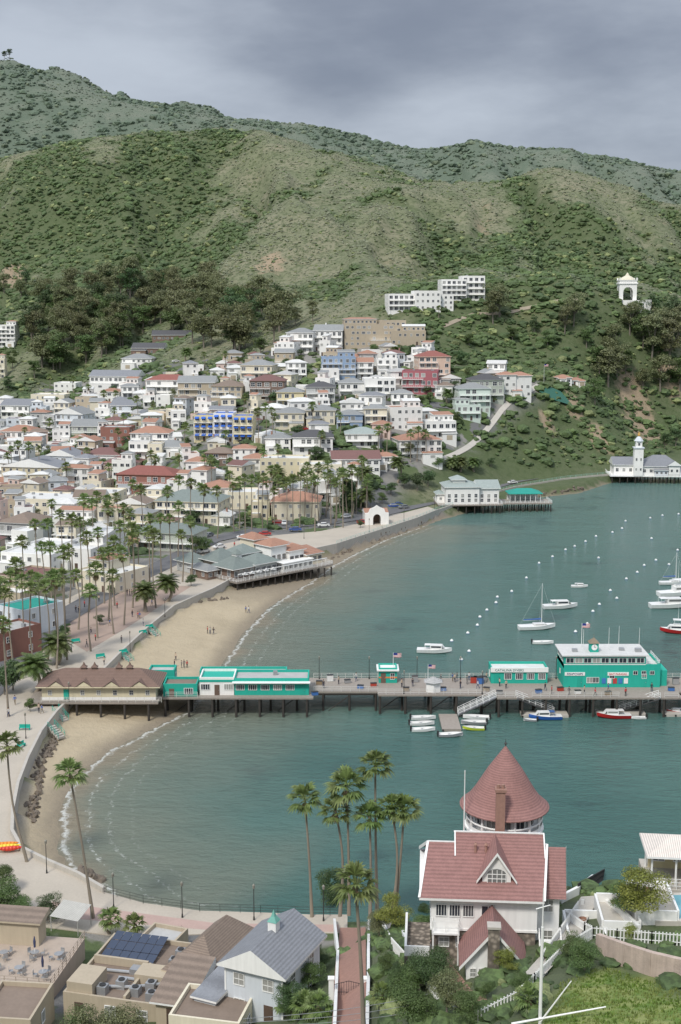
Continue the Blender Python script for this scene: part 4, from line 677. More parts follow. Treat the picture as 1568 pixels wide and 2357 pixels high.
# arch gate
p=atz(868,1208,3.1); E=thing('arch_building',p,8,'small white mission style building with arch','building'); q=MB(); Wd=4.2
pts=[(-Wd,0),(-Wd,4),(-3,4.4),(-2.6,5.6),(-1,6.3),(0,7),(1,6.3),(2.6,5.6),(3,4.4),(Wd,4),(Wd,0),(1.4,0)]+[(1.4*math.cos(a),2.2+1.6*math.sin(a)) for a in np.linspace(0,math.pi,9)]+[(-1.4,0)]
def archwall(q,pts,yf,th,mi=0):
    tri=geometry.tessellate_polygon([[Vector((x,0,z)) for x,z in pts]])
    for t in tri: q.poly([(pts[i][0],yf,pts[i][1]) for i in t],mi); q.poly([(pts[i][0],yf+th,pts[i][1]) for i in t],mi)
    for i in range(len(pts)): a,b_=pts[i],pts[(i+1)%len(pts)]; q.poly([(a[0],yf,a[1]),(b_[0],yf,b_[1]),(b_[0],yf+th,b_[1]),(a[0],yf+th,a[1])],mi)
archwall(q,pts,0,.6); add('facade',q.mesh('fa',[wm('white')]),E); q=MB(); q.box(-4.1,-1.6,.61,7,-.3,4.); q.box(1.6,4.1,.61,7,-.3,4.); q.box(-1.59,1.59,5,7,-.3,4.,1); add('wall',q.mesh('aw',[wm('white'),wm('brown')]),E); add('roof',roofm(-4.1,4.1,1,7,4.,'g',1.2,TR,wm('white'),.2),E)
# bell tower on the hill: open arched belfry on a wide terrace with arched side wings
p=hit(1445,700); p.z+=2.2; E=thing('bell_tower',p,-4,'white hillside bell tower with open arches and wide terrace','tower'); E.scale=(1.18,1.18,1.18); q=MB(); q.box(-7,7,-2.5,9,-6,.0); q.box(-12,-7.01,-1.5,7,-6,-.9); q.box(7.01,11,-1,7,-6,-.8); q.box(-17,-12.01,-.5,6,-6,-2.)
for x0,x1,z in ((-17,-12,-2.),(-12,-7,-.9),(7,11,-.8)):
    for k in range(6): x=x0+(x1-x0)*(k+.3)/6; q.box(x,x+.35,-1.6,-1.51,z,z+.8)
    q.box(x0,x1,-1.62,-1.5,z+.8,z+.95)
w_=4.1
def arch4(w,h,aw,ah): return [(-w,0),(-w,h),(w,h),(w,0),(aw,0)]+[(aw*math.cos(a),ah+aw*math.sin(a)) for a in np.linspace(0,math.pi,9)]+[(-aw,0)]
archwall(q,arch4(w_,7.6,2.3,3.9),0,.9); archwall(q,arch4(w_,7.6,2.3,3.9),7.3,.9)
for sx in (-w_,w_-.9):
    pts=arch4(3.1,7.6,2.,4.2); tri=geometry.tessellate_polygon([[Vector((x,0,z)) for x,z in pts]])
    for t in tri: q.poly([(sx,4.1+pts[i][0],pts[i][1]) for i in t]); q.poly([(sx+.9,4.1+pts[i][0],pts[i][1]) for i in t])
    for i in range(len(pts)): a,b_=pts[i],pts[(i+1)%len(pts)]; q.poly([(sx,4.1+a[0],a[1]),(sx,4.1+b_[0],b_[1]),(sx+.9,4.1+b_[0],b_[1]),(sx+.9,4.1+a[0],a[1])])
q.box(-4.5,4.5,-.4,8.6,7.61,8.3); q.box(-4.1,4.1,0,8.2,8.31,9.2); q.box(-4.4,4.4,-.3,8.5,9.21,9.6)
for x in (-4.3,3.7):
    for y in (-.2,7.8): q.box(x,x+.6,y,y+.6,9.61,10.6)
for i in range(4): q.box(-2.6+i*1.5,-2.1+i*1.5,.95,7.2,-.9,.02)
add('wall',q.mesh('bt',[wm('white')]),E); q=MB(); q.lathe([(3.7,9.6),(3.6,10.1),(2.4,11.),(1.,11.7),(.6,12.5),(.05,13.1)],8,0,(0,4.1)); add('dome',q.mesh('bd',[wm('cream')]),E)
P=[hit(u,v)+Vector((0,-1,1.)) for u,v in [(1240,905),(1262,893),(1290,905),(1318,938),(1275,925)]]; q=MB(); q.poly(P); add('tarpaulin',q.mesh('tarp',[simple('green_net',(.03,.12,.085))]),label='dark green netting over the slope',cat='tarpaulin')
# roof sign in the town
p=hit(100,1050); E=thing('roof_sign',p+Vector((0,0,3.)),-12,'dark blue roof sign with white letters','sign'); q=MB(); q.poly([(-7,0,0),(7,0,0),(7,2.5,2.2),(-7,2.5,2.2)]); q.poly([(-7,0,0),(-7,2.5,2.2),(-7,2.5,-3),(-7,0,-3)]); q.poly([(7,0,0),(7,2.5,2.2),(7,2.5,-3),(7,0,-3)]); q.poly([(-7,0,-3),(7,0,-3),(7,0,0),(-7,0,0)],1); add('panel',q.mesh('sgn',[rm('slate'),wm('pale_blue')]),E); text(E,'CATALINA',2.2,(0,.5,.55),WHITE,(math.radians(42),0,0))
# ---------- boats ----------
def hull(L_,B_,D_,m,deck,op):
    q=MB(); N_=11; rows=[]
    for i in range(N_):
        t=i/(N_-1); b_=B_/2*(.86+.14*math.sin(t*3))*(1-max(0,(t-.45)/.55)**2.2); b_=max(b_,.02); z=D_*(.75+.4*t*t); y_=-L_/2+L_*t
        kz=-.3*D_*(1-t**4)+z*.6*t**8; rows.append([(-b_,y_,z),(-b_*.82,y_,D_*.1+z*.3*t**3),(0,y_,kz),(b_*.82,y_,D_*.1+z*.3*t**3),(b_,y_,z),(b_*.8,y_,z),(b_*.76,y_,z if not op else D_*.25),(-b_*.76,y_,z if not op else D_*.25),(-b_*.8,y_,z)])
    for i in range(N_-1):
        for j in range(9):
            q.poly([rows[i][j],rows[i][(j+1)%9],rows[i+1][(j+1)%9],rows[i+1][j]],0 if j<4 else 1)
    q.poly(rows[0][:5],0); q.poly([rows[0][0],rows[0][4],rows[0][5],rows[0][8]],1) if op else q.poly(rows[0][4:],1)
    me=q.mesh('hull',[m,deck]); bm=bmesh.new(); bm.from_mesh(me); bmesh.ops.remove_doubles(bm,verts=bm.verts,dist=.001); bmesh.ops.recalc_face_normals(bm,faces=bm.faces); bm.to_mesh(me); bm.free(); return me
GEL=mat('gelcoat',(.78,.78,.76),.3,.04,.5,streak=.04)
def boat(u,v,Lp,kind,yaw,col=None,lab=''):
    p=atz(u,v,0); L_=Lp*mpp(p); E=thing('boat',p,yaw,lab,'boat','boats moored in the harbour'); cm_=simple('hull_%s'%(col or 'white'),{'blue':(.03,.12,.42),'red':(.4,.02,.02),'grey':(.3,.31,.32),'lime':(.5,.6,.05),None:(.78,.78,.76),'navy':(.02,.04,.12)}[col],rough=.35,var=.05)
    B_=L_*.34; D_=L_*.11+.25; add('hull',hull(L_,B_,D_,cm_,GEL,kind=='dinghy'),E); D_*=.8; q=MB()
    if kind=='dinghy':
        q.box(-B_*.36,B_*.36,-.1*L_,.0*L_,D_*.5,D_*.65); add('seat',q.mesh('bs',[METAL]),E); q=MB(); q.box(-.2,.2,-L_/2-.35,-L_/2+.02,D_*.7,D_*1.+.5); q.box(-.08,.08,-L_/2-.3,-L_/2-.1,-.3,D_*.7); add('outboard_motor',q.mesh('ob',[STEEL]),E); return
    z=D_+.02; c0,c1=(-.12,.22) if kind!='sail' else (-.1,.2); ch=L_*.12 if kind!='sail' else L_*.05
    w=B_*.33; q.box(-w,w,c0*L_,c1*L_,z,z+ch); q.poly([(-w,c1*L_+.003,z),(w,c1*L_+.003,z),(w*.8,(c1+.1)*L_,z),(-w*.8,(c1+.1)*L_,z)]); q.poly([(-w,c1*L_,z+ch),(w,c1*L_,z+ch),(w*.8,(c1+.1)*L_,z+.03),(-w*.8,(c1+.1)*L_,z+.03)]); ca_=add('cabin',q.mesh('cb',[GEL]),E)
    q=MB(); q.box(-w-.02,-w-.005,(c0+.03)*L_,(c1-.03)*L_,z+ch*.45,z+ch*.85); q.box(w+.005,w+.02,(c0+.03)*L_,(c1-.03)*L_,z+ch*.45,z+ch*.85); add('window',q.mesh('cwn',[GLASS]),ca_)
    if kind=='cruiser':
        q=MB(); q.box(-w*.8,w*.8,(c0+.05)*L_,(c1-.1)*L_,z+ch,z+ch*1.3); q.box(-w*.9,w*.9,(c0)*L_,(c1-.08)*L_,z+ch*2.3,z+ch*2.4)
        for x in (-w*.8,w*.8):
            for y in (c0+.03,c1-.12): q.cyl((x,y*L_,z+ch),(x,y*L_,z+ch*2.3),.04,k=4)
        add('flybridge',q.mesh('fb',[GEL]),E); q=MB(); q.cyl((0,0,z+ch*2.4),(0,0,z+ch*2.4+L_*.45),.05,.02,5); add('mast',q.mesh('ms',[WHITE]),E)
    if kind=='motor': q=MB(); q.poly([(-w,c0*L_,z+ch*1.02),(w,c0*L_,z+ch*1.02),(w,(c0-.16)*L_,z+ch),(-w,(c0-.16)*L_,z+ch)]); q.cyl((-w,(c0-.15)*L_,z),(-w,(c0-.15)*L_,z+ch),.03,k=4); q.cyl((w,(c0-.15)*L_,z),(w,(c0-.15)*L_,z+ch),.03,k=4); add('canopy',q.mesh('cn',[simple('canvas_blue',(.05,.12,.3)) if col=='blue' else GEL]),E)
    if kind=='sail':
        h=L_*1.25; q=MB(); q.cyl((0,.12*L_,0),(0,.12*L_,h),.09,.05,6); q.cyl((0,.12*L_,z+1.3),(0,-.38*L_,z+1.2),.05,k=5)
        for e in ((0,L_*.5,D_*1.2),(0,-L_*.48,D_),(B_*.42,.1*L_,D_),(-B_*.42,.1*L_,D_)): q.cyl((0,.12*L_,h-.2),e,.015,k=3)
        add('mast',q.mesh('mst',[WHITE]),E); q=MB(); q.cyl((0,.1*L_,z+1.55),(0,-.37*L_,z+1.4),.2,.12,7); add('sail',q.mesh('sl',[simple('sail_cover',(.04,.12,.35))]),E)
for a in [(1000,1502,80,'motor',-97,None,'white motor boat at a mooring'),(1250,1482,48,'dinghy',-95,None,'white open dinghy on a mooring'),(1236,1448,86,'sail',-84,None,'white sailing boat with bare mast'),(1290,1400,80,'motor',-84,None,'white motor cruiser at its mooring'),(1334,1352,38,'motor',-95,None,'small white skiff on a mooring'),(1560,1370,95,'cruiser',-80,None,'large white cruiser with tall antennas'),(1545,1398,100,'motor',-86,None,'long white yacht at a mooring'),(1560,1457,80,'cruiser',80,'red','red hulled working boat'),
 (975,1656,56,'dinghy',-92,None,'white inflatable dinghy beside the float'),(972,1669,56,'dinghy',-90,None,'white inflatable dinghy beside the float'),(975,1683,54,'dinghy',-88,None,'white dinghy with dark motor'),(1038,1695,56,'dinghy',-88,'grey','grey inflatable at the float end'),(1090,1680,50,'dinghy',88,'lime','lime yellow dinghy beside the float'),(1090,1667,58,'dinghy',92,'grey','grey inflatable with white floor'),(1096,1655,60,'dinghy',88,None,'white dinghy moored under the pier'),(1255,1655,76,'motor',92,'blue','blue motor boat at the floating dock'),(1413,1652,78,'motor',90,'red','white boat with red waterline at dock'),(1558,1642,46,'motor',80,'red','small boat moored under the pier'),(1548,1345,60,'sail',-90,None,'white sailing yacht on a mooring'),(1220,1660,30,'dinghy',85,'grey','small grey dinghy at the floating dock'),(1470,1655,34,'dinghy',95,None,'small white dinghy at the floating dock')]: boat(*a)
q=MB(); q.lathe([(.05,-.35),(.42,-.2),(.55,.1),(.42,.42),(.14,.6),(.12,.72),(.02,.74)],10,0); q.lathe([(.57,.02),(.575,.12)],10,1); BU=q.mesh('buoy',[WHITE,simple('buoy_blue',(.05,.15,.4))],True)
for u,v in [(1562,1184),(1525,1187),(1497,1193),(1440,1200),(1432,1217),(1410,1226),(1372,1235),(1348,1247),(1323,1258),(1302,1266),(1272,1282),(1241,1297),(1212,1331),(1178,1362),(1145,1375),(1142,1388),(1121,1405),(1105,1421),(1099,1440),(1077,1458),(1040,1476),(1080,1500),(1062,1519),(1560,1267),(1510,1290),(1483,1302),(1467,1318),(1442,1333),(1405,1360),(1380,1392),(1365,1408),(1352,1437),(1325,1455),(1420,1378),(1500,1240),(1378,1285),(1540,1300)]:
    add('mooring_buoy',BU,None,atz(u,v,0),scl=(.8,.8,.8),label='round white mooring buoy on the water',cat='buoy',group='mooring buoys in the harbour')
# ---------- people ----------
def personm(walk,seed):
    k=.16*walk; J=[(0,0,.95,.14),(0,0,1.2,.14),(0,0,1.42,.13),(0,0,1.52,.055),(0,-.01,1.64,.095),(0,0,1.74,.07),(.19,0,1.43,.055),(.25,.03+k,1.16,.045),(.25,-.1+k*1.5,.92,.035),(-.19,0,1.43,.055),(-.25,.03-k,1.16,.045),(-.25,-.1-k*1.5,.92,.035),(.1,0,.88,.09),(.11,-.03-k,.5,.065),(.11,.03-k*1.3,.09,.045),(.11,-.14-k*1.3,.04,.04),(-.1,0,.88,.09),(-.11,-.03+k,.5,.065),(-.11,.03+k*1.9,.09,.045),(-.11,-.14+k*1.7,.04,.04)]
    Ed=[(0,1),(1,2),(2,3),(3,4),(4,5),(2,6),(6,7),(7,8),(2,9),(9,10),(10,11),(0,12),(12,13),(13,14),(14,15),(0,16),(16,17),(17,18),(18,19)]
    me=bpy.data.meshes.new('ps'); me.from_pydata([j[:3] for j in J],Ed,[]); o_=bpy.data.objects.new('ps',me); COL.objects.link(o_); o_.modifiers.new('s','SKIN')
    for i,j in enumerate(J): sv=me.skin_vertices[0].data[i]; sv.radius=(j[3],j[3]*(.75 if i<3 else 1)); sv.use_root=i==0
    o_.modifiers.new('b','SUBSURF').levels=1; bpy.context.view_layer.update(); r_=bpy.data.meshes.new_from_object(o_.evaluated_get(bpy.context.evaluated_depsgraph_get())); bpy.data.objects.remove(o_); return r_
PB=[personm(0,0),personm(1,0)]; SK=simple('skin',(.45,.27,.19)); HR=simple('hair',(.04,.025,.015)); PV=[]
q=MB(); q.lathe([(.1,1.66),(.115,1.72),(.09,1.8),(.01,1.83)],8); HM=q.mesh('hair',[HR],True)
for i,(s1,s2) in enumerate([((.02,.02,.03),(.03,.04,.08)),((.5,.04,.04),(.02,.02,.02)),((.6,.6,.58),(.04,.06,.15)),((.05,.12,.35),(.25,.2,.14)),((.1,.1,.11),(.1,.1,.1)),((.5,.4,.3),(.03,.03,.05))]):
    for b_ in PB:
        me=b_.copy(); me.materials.clear()
        for m in (SK,simple(f'shirt_{i}',s1),simple(f'trousers_{i}',s2)): me.materials.append(m)
        for f in me.polygons: z=f.center.z; f.material_index=2 if z<.98 else 1 if z<1.48 and abs(f.center.x)<.3 and z>1.0 else 0; f.use_smooth=True
        PV.append(me)
def person(p,yaw=None):
    i=random.randrange(len(PV)); cn=['dark','red','white','blue','grey','beige'][i//2]; E=add('person',PV[i],None,p,(0,0,U(0,6.28)),(U(.95,1.08),)*3,label=f"person in {cn} top {'walking' if i%2 else 'standing'} near the shore",cat='person',group='people on the waterfront'); add('hair',HM,E)
for u,v in [(478,1458),(484,1459),(492,1460),(566,1410),(573,1411),(402,1535),(418,1537),(424,1537),(431,1537),(405,1520)]: person(hit(u,v))
for u,v in [(293,1370),(299,1371),(304,1371),(305,1420),(318,1423),(322,1424),(228,1385),(175,1410),(182,1412),(195,1398),(55,1480),(62,1482),(20,1650),(35,1622),(90,1640),(97,1642),(253,1440),(240,1370),(52,1445),(88,1450),(220,1475),(165,1500),(270,1400),(350,1395),(120,1560),(240,1530),(140,1600),(325,1370),(385,1340),(540,1260),(560,1250),(10,1420),(30,1430),(200,1490),(210,1460),(280,1480),(60,1560),(100,1580),(180,1560),(330,1440)]: person(atz(u,v,3.15))
for u,v in [(1042,1568),(1047,1570),(1052,1568),(1075,1575),(1120,1566),(1015,1570),(1080,1566),(1270,1598),(1345,1598),(1400,1592),(1500,1592),(950,1580),(780,1575),(1150,1580),(1165,1585),(745,1585),(820,1568),(925,1582),(1060,1585),(1100,1585),(1255,1590),(1310,1600),(1370,1602),(1440,1602)]: person(pb(u,v))
# ---------- cars ----------
def carparts():
    prof=[(-2.1,.35),(-2.15,.75),(-1.9,.95),(-1.3,1.0),(-.8,1.42),(.9,1.45),(1.6,1.0),(2.1,.85),(2.15,.35)]; q=MB()
    for s_ in (-.88,.88): q.poly([(x,s_*(1 if z<1.1 else .85),z) for x,z in prof])
    for (a,b_),(c_,d_) in zip(prof,prof[1:]+prof[:1]): f=lambda z:.88*(1 if z<1.1 else .85); q.poly([(a,-f(b_),b_),(c_,-f(d_),d_),(c_,f(d_),d_),(a,f(b_),b_)])
    g=MB()
    for s_ in (-1,1): g.poly([(-1.15,s_*.885,1.03),(-.75,s_*.78,1.36),(.85,s_*.78,1.38),(1.4,s_*.885,1.03)])
    g.poly([(-1.32,-.7,1.03),(-1.32,.7,1.03),(-.84,.66,1.42),(-.84,-.66,1.42)]); g.poly([(1.6,-.7,1.04),(1.6,.7,1.04),(.96,.66,1.44),(.96,-.66,1.44)])
    w=MB(); w.cyl((0,-.12,0),(0,.12,0),.33,k=12); w.cyl((0,-.13,0),(0,.13,0),.18,k=8,mi=1); return q,g.mesh('car_glass',[GLASS]),w.mesh('wheel',[STEEL,METAL])
cq,cg,cw=carparts(); CB=[cq.mesh('car_body',[mat('car_'+n_,c_,.3,.02)]) for n_,c_ in [('white',(.75,.75,.75)),('grey',(.2,.21,.22)),('black',(.02,.02,.02)),('blue',(.05,.1,.3)),('red',(.35,.03,.03))]]
def car(p,yaw):
    i=random.choice([0,0,0,1,2,3,4]); E=thing('parked_car',p,yaw,['white','grey','black','blue','red'][i]+' small car parked at the roadside','car','parked cars'); add('body',CB[i],E); add('window',cg,E)
    for x in (-1.3,1.3):
        for y in (-.8,.8): add('wheel',cw,E,(x,y,.33))
for u,v,yw in [(797,1192,8),(745,1212,5),(640,1206,0),(655,1207,90),(680,1222,0),(905,1168,25),(925,1160,25),(945,1156,25),(958,1150,25),(930,1170,28),(960,1143,25),(980,1148,30),(700,1195,90),(505,1262,40),(470,1272,50),(610,1232,5),(560,1240,10),(1180,1113,25),(480,1235,60),(835,1205,10),(915,1164,25),(968,1147,25)]: p=atz(u,v,3.23); car(p,yw)
for u,v,yw in [(95,680,0),(148,686,0),(330,925,30),(345,922,30),(420,938,0),(405,835,30),(700,992,0),(560,1020,0),(420,1120,60),(120,1000,60),(380,930,10),(860,945,20),(590,1000,10)]: p=hit(u,v); p.z+=.3; car(p,yw)
q=MB(); q.box(-1,1,-.25,.25,.42,.5); q.box(-1,1,.2,.26,.5,1.); q.box(-.95,-.85,-.2,.2,0,.42); q.box(.85,.95,-.2,.2,0,.42); BN=q.mesh('bench',[TEAL])
for u,v,yw in [(285,1505,40),(345,1447,40),(232,1515,30),(57,1680,0),(50,1720,70),(175,1480,30),(150,1590,40),(215,1560,40),(330,1460,40)]: add('bench',BN,None,atz(u,v,3.13),(0,0,math.radians(yw)),(1.,1.,1.),label='teal wooden bench on the promenade',cat='bench',group='teal benches')
for u,v in [(128,1635),(118,1672),(282,1505),(345,1448)]:
    p=atz(u,v,3); E=thing('beach_steps',p,-35,'teal painted steps down to the beach','steps','teal beach steps'); q=MB()
    for i in range(6): q.box(i*.45,i*.45+.46,-.8,.8,-.3*i-.3,.1-.3*i)
    add('step',q.mesh('st',[CONC]),E); q=MB(); q.rail((0,-.8,.1),(2.7,-.8,-1.5),1.,.8,.045,bars=2); q.rail((0,.8,.1),(2.7,.8,-1.5),1.,.8,.045,bars=2); add('railing',q.mesh('sr',[TEAL]),E)
# ---------- near house with conical tower ----------
FGF=[]
p=hit(1108,2196); HP=p.copy(); E=thing('tower_house',p,-4,'white house with red shingle roof and conical tower','house'); FGF+=[(p.x+.5,p.y+4,8)]
q=MB(); q.box(-4.2,4.5,0,8.4,-3,2.1); add('foundation',q.mesh('fo',[STONE]),E); q=MB(); q.box(-4.3,4.6,-.1,8.5,2.1,5.2); q.box(-4.35,4.65,-.15,8.55,2.1,2.3); q.box(-4.35,4.65,-.15,8.55,4.8,5.); add('wall',q.mesh('wl',[WHITE]),E)
def gableroof(xl0,xl1,xr0,xr1,ye,yb,z0,yr,zr,lab):
    q=MB(); q.poly([(xl0,ye,z0),(xr0,ye,z0),(xr1,yr,zr),(xl1,yr,zr)]); q.poly([(xr0,yb,z0),(xl0,yb,z0),(xl1,yr,zr),(xr1,yr,zr)]); t=.2
    q.poly([(xl0,ye,z0-t),(xr0,ye,z0-t),(xr0,ye,z0),(xl0,ye,z0)],1); q.poly([(xl0,yb,z0-t),(xl0,ye,z0-t),(xr0,ye,z0-t),(xr0,yb,z0-t)][::-1],1)
    for x0,x1,s_ in ((xl0,xl1,-1),(xr0,xr1,1)):
        q.poly([(x0-s_*.35,ye+.6,z0-t+.01),(x0-s_*.35,yb-.6,z0-t+.01),(x1-s_*.35,yr,zr-.15)],1)
        for yq in (ye,yb):
            a_=Vector((x0,yq,z0)); b_=Vector((x1,yr,zr)); o2=Vector((s_*.1,0,0)); dn=Vector((0,0,-.28)); up_=Vector((0,0,.06)); q.poly([a_+o2+dn,b_+o2+dn,b_+o2+up_,a_+o2+up_],1); q.poly([a_+o2+up_,b_+o2+up_,b_+up_-o2,a_+up_-o2],1)
    q.box(xl1,xr1,yr-.07,yr+.07,zr-.02,zr+.06,1)
    return add(lab,q.mesh('gr_'+lab,[REDROOF,WHITE]),E)
main=gableroof(-5.3,-4.6,5.1,5.7,-.9,9.3,5.3,4.2,8.1,'roof')
q=MB(); q.poly([(-2.2,3.0,7.4),(5.4,3.0,7.4),(5.4,4.8,8.8),(-2.2,4.8,8.8)]); q.poly([(-2.2,6.6,7.4),(5.4,6.6,7.4),(5.4,4.8,8.8),(-2.2,4.8,8.8)]); q.poly([(-2.2,3.,7.1),(-2.2,6.6,7.1),(-2.2,4.8,8.8)],1); q.poly([(5.4,3.,7.1),(5.4,6.6,7.1),(5.4,4.8,8.8)],1); q.box(-2.35,5.5,4.73,4.87,8.78,8.88,1); q.cyl((-2.25,2.9,7.4),(-2.25,4.8,8.85),.08,k=4,mi=1); q.cyl((5.45,2.9,7.4),(5.45,4.8,8.85),.08,k=4,mi=1); add('roof_ridge',q.mesh('rrd',[REDROOF,WHITE]),main)
for x in (-.5,.4): q=MB(); q.cyl((x,3.3,7.6),(x,3.3,8.3),.12,k=6); q.lathe([(.2,8.3),(.05,8.5)],6,0,(x,3.3)); add('vent',q.mesh('vt',[BRICK]),main)
wins(E,-4.0,-.6,-.1,3.9,3,.95,1.1,t=WT[3]); wins(E,-.2,1.2,-.1,3.9,1,1.2,1.1,t=WT[0]); wins(E,1,7.5,4.6,3.8,3,1.1,1.2,side=1,t=WT[1]); wins(E,1,7.5,-4.3,3.8,3,1.1,1.2,side=2,t=WT[1]); wins(E,-3.9,-1.,0,1.,2,.9,.9,t=WT[1]); 
q=MB(); q.box(4.61,6.6,1.5,7.,-3,5.2); add('side_wall',q.mesh('swl',[WHITE]),E); q=MB()
for s_ in (-1,1): q.poly([(3.8,4.2+s_*3.3,4.7),(7.1,4.2+s_*3.3,4.7),(7.3,4.2,7.9),(3.8,4.2,7.9)]); q.poly([(7.15,4.2+s_*3.35,4.4),(7.15,4.2+s_*3.35,4.8),(7.35,4.2,8.05),(7.35,4.2,7.6)],1)
q.poly([(6.65,1.4,5.),(6.65,7.,5.),(6.65,4.2,7.7)],1); add('side_roof',q.mesh('srf',[REDROOF,WHITE]),E); wins(E,2,6.5,6.6,3.8,3,1.,1.2,side=1,t=WT[1]); wins(E,4.8,6.5,1.5,3.8,1,.9,1.2,t=WT[1]); wins(E,4.8,6.5,1.5,1.,1,.9,1.2,t=WT[1])
q=MB(); dx=1.2; yy=.7; q.poly([(dx-1.2,yy,5.9),(dx+1.2,yy,5.9),(dx+1.2,yy,6.9),(dx,yy,8.7),(dx-1.2,yy,6.9)]); q.poly([(dx-1.2,yy,5.9),(dx-1.2,yy,7.),(dx-1.2,3.,7.),(dx-1.2,1.2,5.9)]); q.poly([(dx+1.2,yy,5.9),(dx+1.2,yy,7.),(dx+1.2,3.,7.),(dx+1.2,1.2,5.9)])
for s_ in (-1,1): q.poly([(dx+s_*1.65,yy-.35,6.3),(dx,yy-.35,8.85),(dx,4.5,8.85),(dx+s_*1.65,2.8,6.3)],1); q.poly([(dx+s_*1.7,yy-.38,6.15),(dx+s_*1.7,yy-.38,6.4),(dx,yy-.38,8.95),(dx,yy-.38,8.65)],0)
q.box(dx-1.35,dx+1.35,yy-.25,yy,5.8,5.92); dm=add('dormer',q.mesh('dm',[WHITE,REDROOF]),E); q=MB(); pts=[(-.8,6.05),(.8,6.05),(.8,6.85)]+[(.8*math.cos(a),6.85+.5*math.sin(a)) for a in np.linspace(.2,math.pi-.2,7)]+[(-.8,6.85)]; q.poly([(dx+x,yy-.03,z) for x,z in pts],0)
for x in (-.8,-.4,0,.4,.75): q.box(dx+x,dx+x+.06,yy-.08,yy-.04,6.05,7.25 if abs(x)<.7 else 6.85,1)
for z in (6.05,6.45,6.85): q.box(dx-.8,dx+.8,yy-.078,yy-.042,z,z+.06,1)
add('window',q.mesh('aw',[GLASS,WHITE]),dm)
tc_=(2.3,9.6); q=MB(); q.lathe([(3.3,-2),(3.3,7.4),(3.6,7.4),(3.6,7.6),(2.6,7.6),(2.6,9.4)],24,0,tc_); tw=add('tower',q.mesh('tw',[WHITE]),E)
q=MB()
for i in range(14): a=i*math.pi/7; x,y=tc_[0]+3.35*math.cos(a),tc_[1]+3.35*math.sin(a); q.cyl((x,y,7.6),(x,y,9.5),.13,k=6)
q.lathe([(3.45,8.3),(3.5,8.4),(3.45,8.5)],24,0,tc_); q.lathe([(3.47,7.6),(3.47,8.)],24,0,tc_); q.lathe([(3.45,9.2),(3.45,9.5)],24,0,tc_); add('column',q.mesh('tc',[WHITE]),tw)
q=MB(); q.lathe([(3.3,9.4),(4.05,9.4),(4.05,9.5),(3.35,10.1),(2.75,10.9),(1.55,12.9),(.7,14.1),(.06,15.),(.02,15.05)],32,0,tc_); q.cyl((tc_[0],tc_[1],14.9),(tc_[0],tc_[1],15.7),.05,.02,5,mi=1); q.lathe([(.02,15.1),(.14,15.25),(.02,15.4)],8,1,tc_); add('cone_roof',q.mesh('cr',[REDROOF,STEEL]),tw)
for i in range(7):
    a=-math.pi/2+(i-3)*.5; add('window',WT[0],tw,(tc_[0]+2.62*math.cos(a),tc_[1]+2.62*math.sin(a),8.6),(0,0,a+math.pi/2),(.95,1,1.1))
q=MB(); q.box(1.3,2.1,5.3,6.1,7.5,12.3); q.box(1.2,2.2,5.2,6.2,12.3,12.55); q.cyl((1.5,5.65,12.55),(1.5,5.65,12.9),.16,k=8,mi=1); q.cyl((1.9,5.65,12.55),(1.9,5.65,12.9),.16,k=8,mi=1); add('chimney',q.mesh('ch',[BRICK,BRICK]),main)
q=MB(); q.cyl((-1.4,7,7.),(-1.4,7,13.6),.07,.04,6); add('pole',q.mesh('po',[WHITE]),E)
q=MB(); q.box(-1.4,3.0,-4.2,-.16,-3,1.9); q.poly([(-1.4,-4.2,1.9),(3.0,-4.2,1.9),(.8,-4.2,4.4)]); add('wing_wall',q.mesh('ww',[WHITE]),E); q=MB()
for s_ in (-1,1): q.poly([(.8+s_*2.8,-4.7,1.25),(.8,-4.7,4.55),(.8,-.17,4.55),(.8+s_*2.8,-.17,1.25)]); q.poly([(.8+s_*2.8,-4.72,1.),(.8+s_*2.8,-4.72,1.3),(.8,-4.72,4.65),(.8,-4.72,4.3)],1)
add('wing_roof',q.mesh('wr',[REDROOF,WHITE]),E); wins(E,-1.2,.2,-4.2,.6,2,.5,.8,t=WT[1]); wins(E,1.4,2.7,-4.2,.6,1,.7,.9,t=WT[1])
q=MB(); q.box(.3,1.2,-5.1,-4.21,-3,4.9); q.box(.2,1.3,-5.2,-4.19,4.9,5.1,1); add('stone_chimney',q.mesh('sc',[STONE,CONC]),E)
q=MB(); q.box(-6.5,-4.31,-1,5,-3,.1); q.box(-6.5,-6.3,-1,5,.1,1.,1); q.box(-6.3,-4.4,-1,-.85,.1,1.,1); add('porch',q.mesh('porch',[STONE,WHITE]),E); balcony(E,-4.2,-1.9,.9,2.2)
q=MB()
for i in range(7): q.box(4.8,6.6,-.3-i*.35,.05-i*.35,-3,1.5-i*.25)
q.rail((4.8,0,1.5),(4.8,-2.4,-.1),1.,.6,.04); q.rail((6.6,0,1.5),(6.6,-2.4,-.1),1.,.6,.04); add('stair',q.mesh('str',[WHITE]),E)
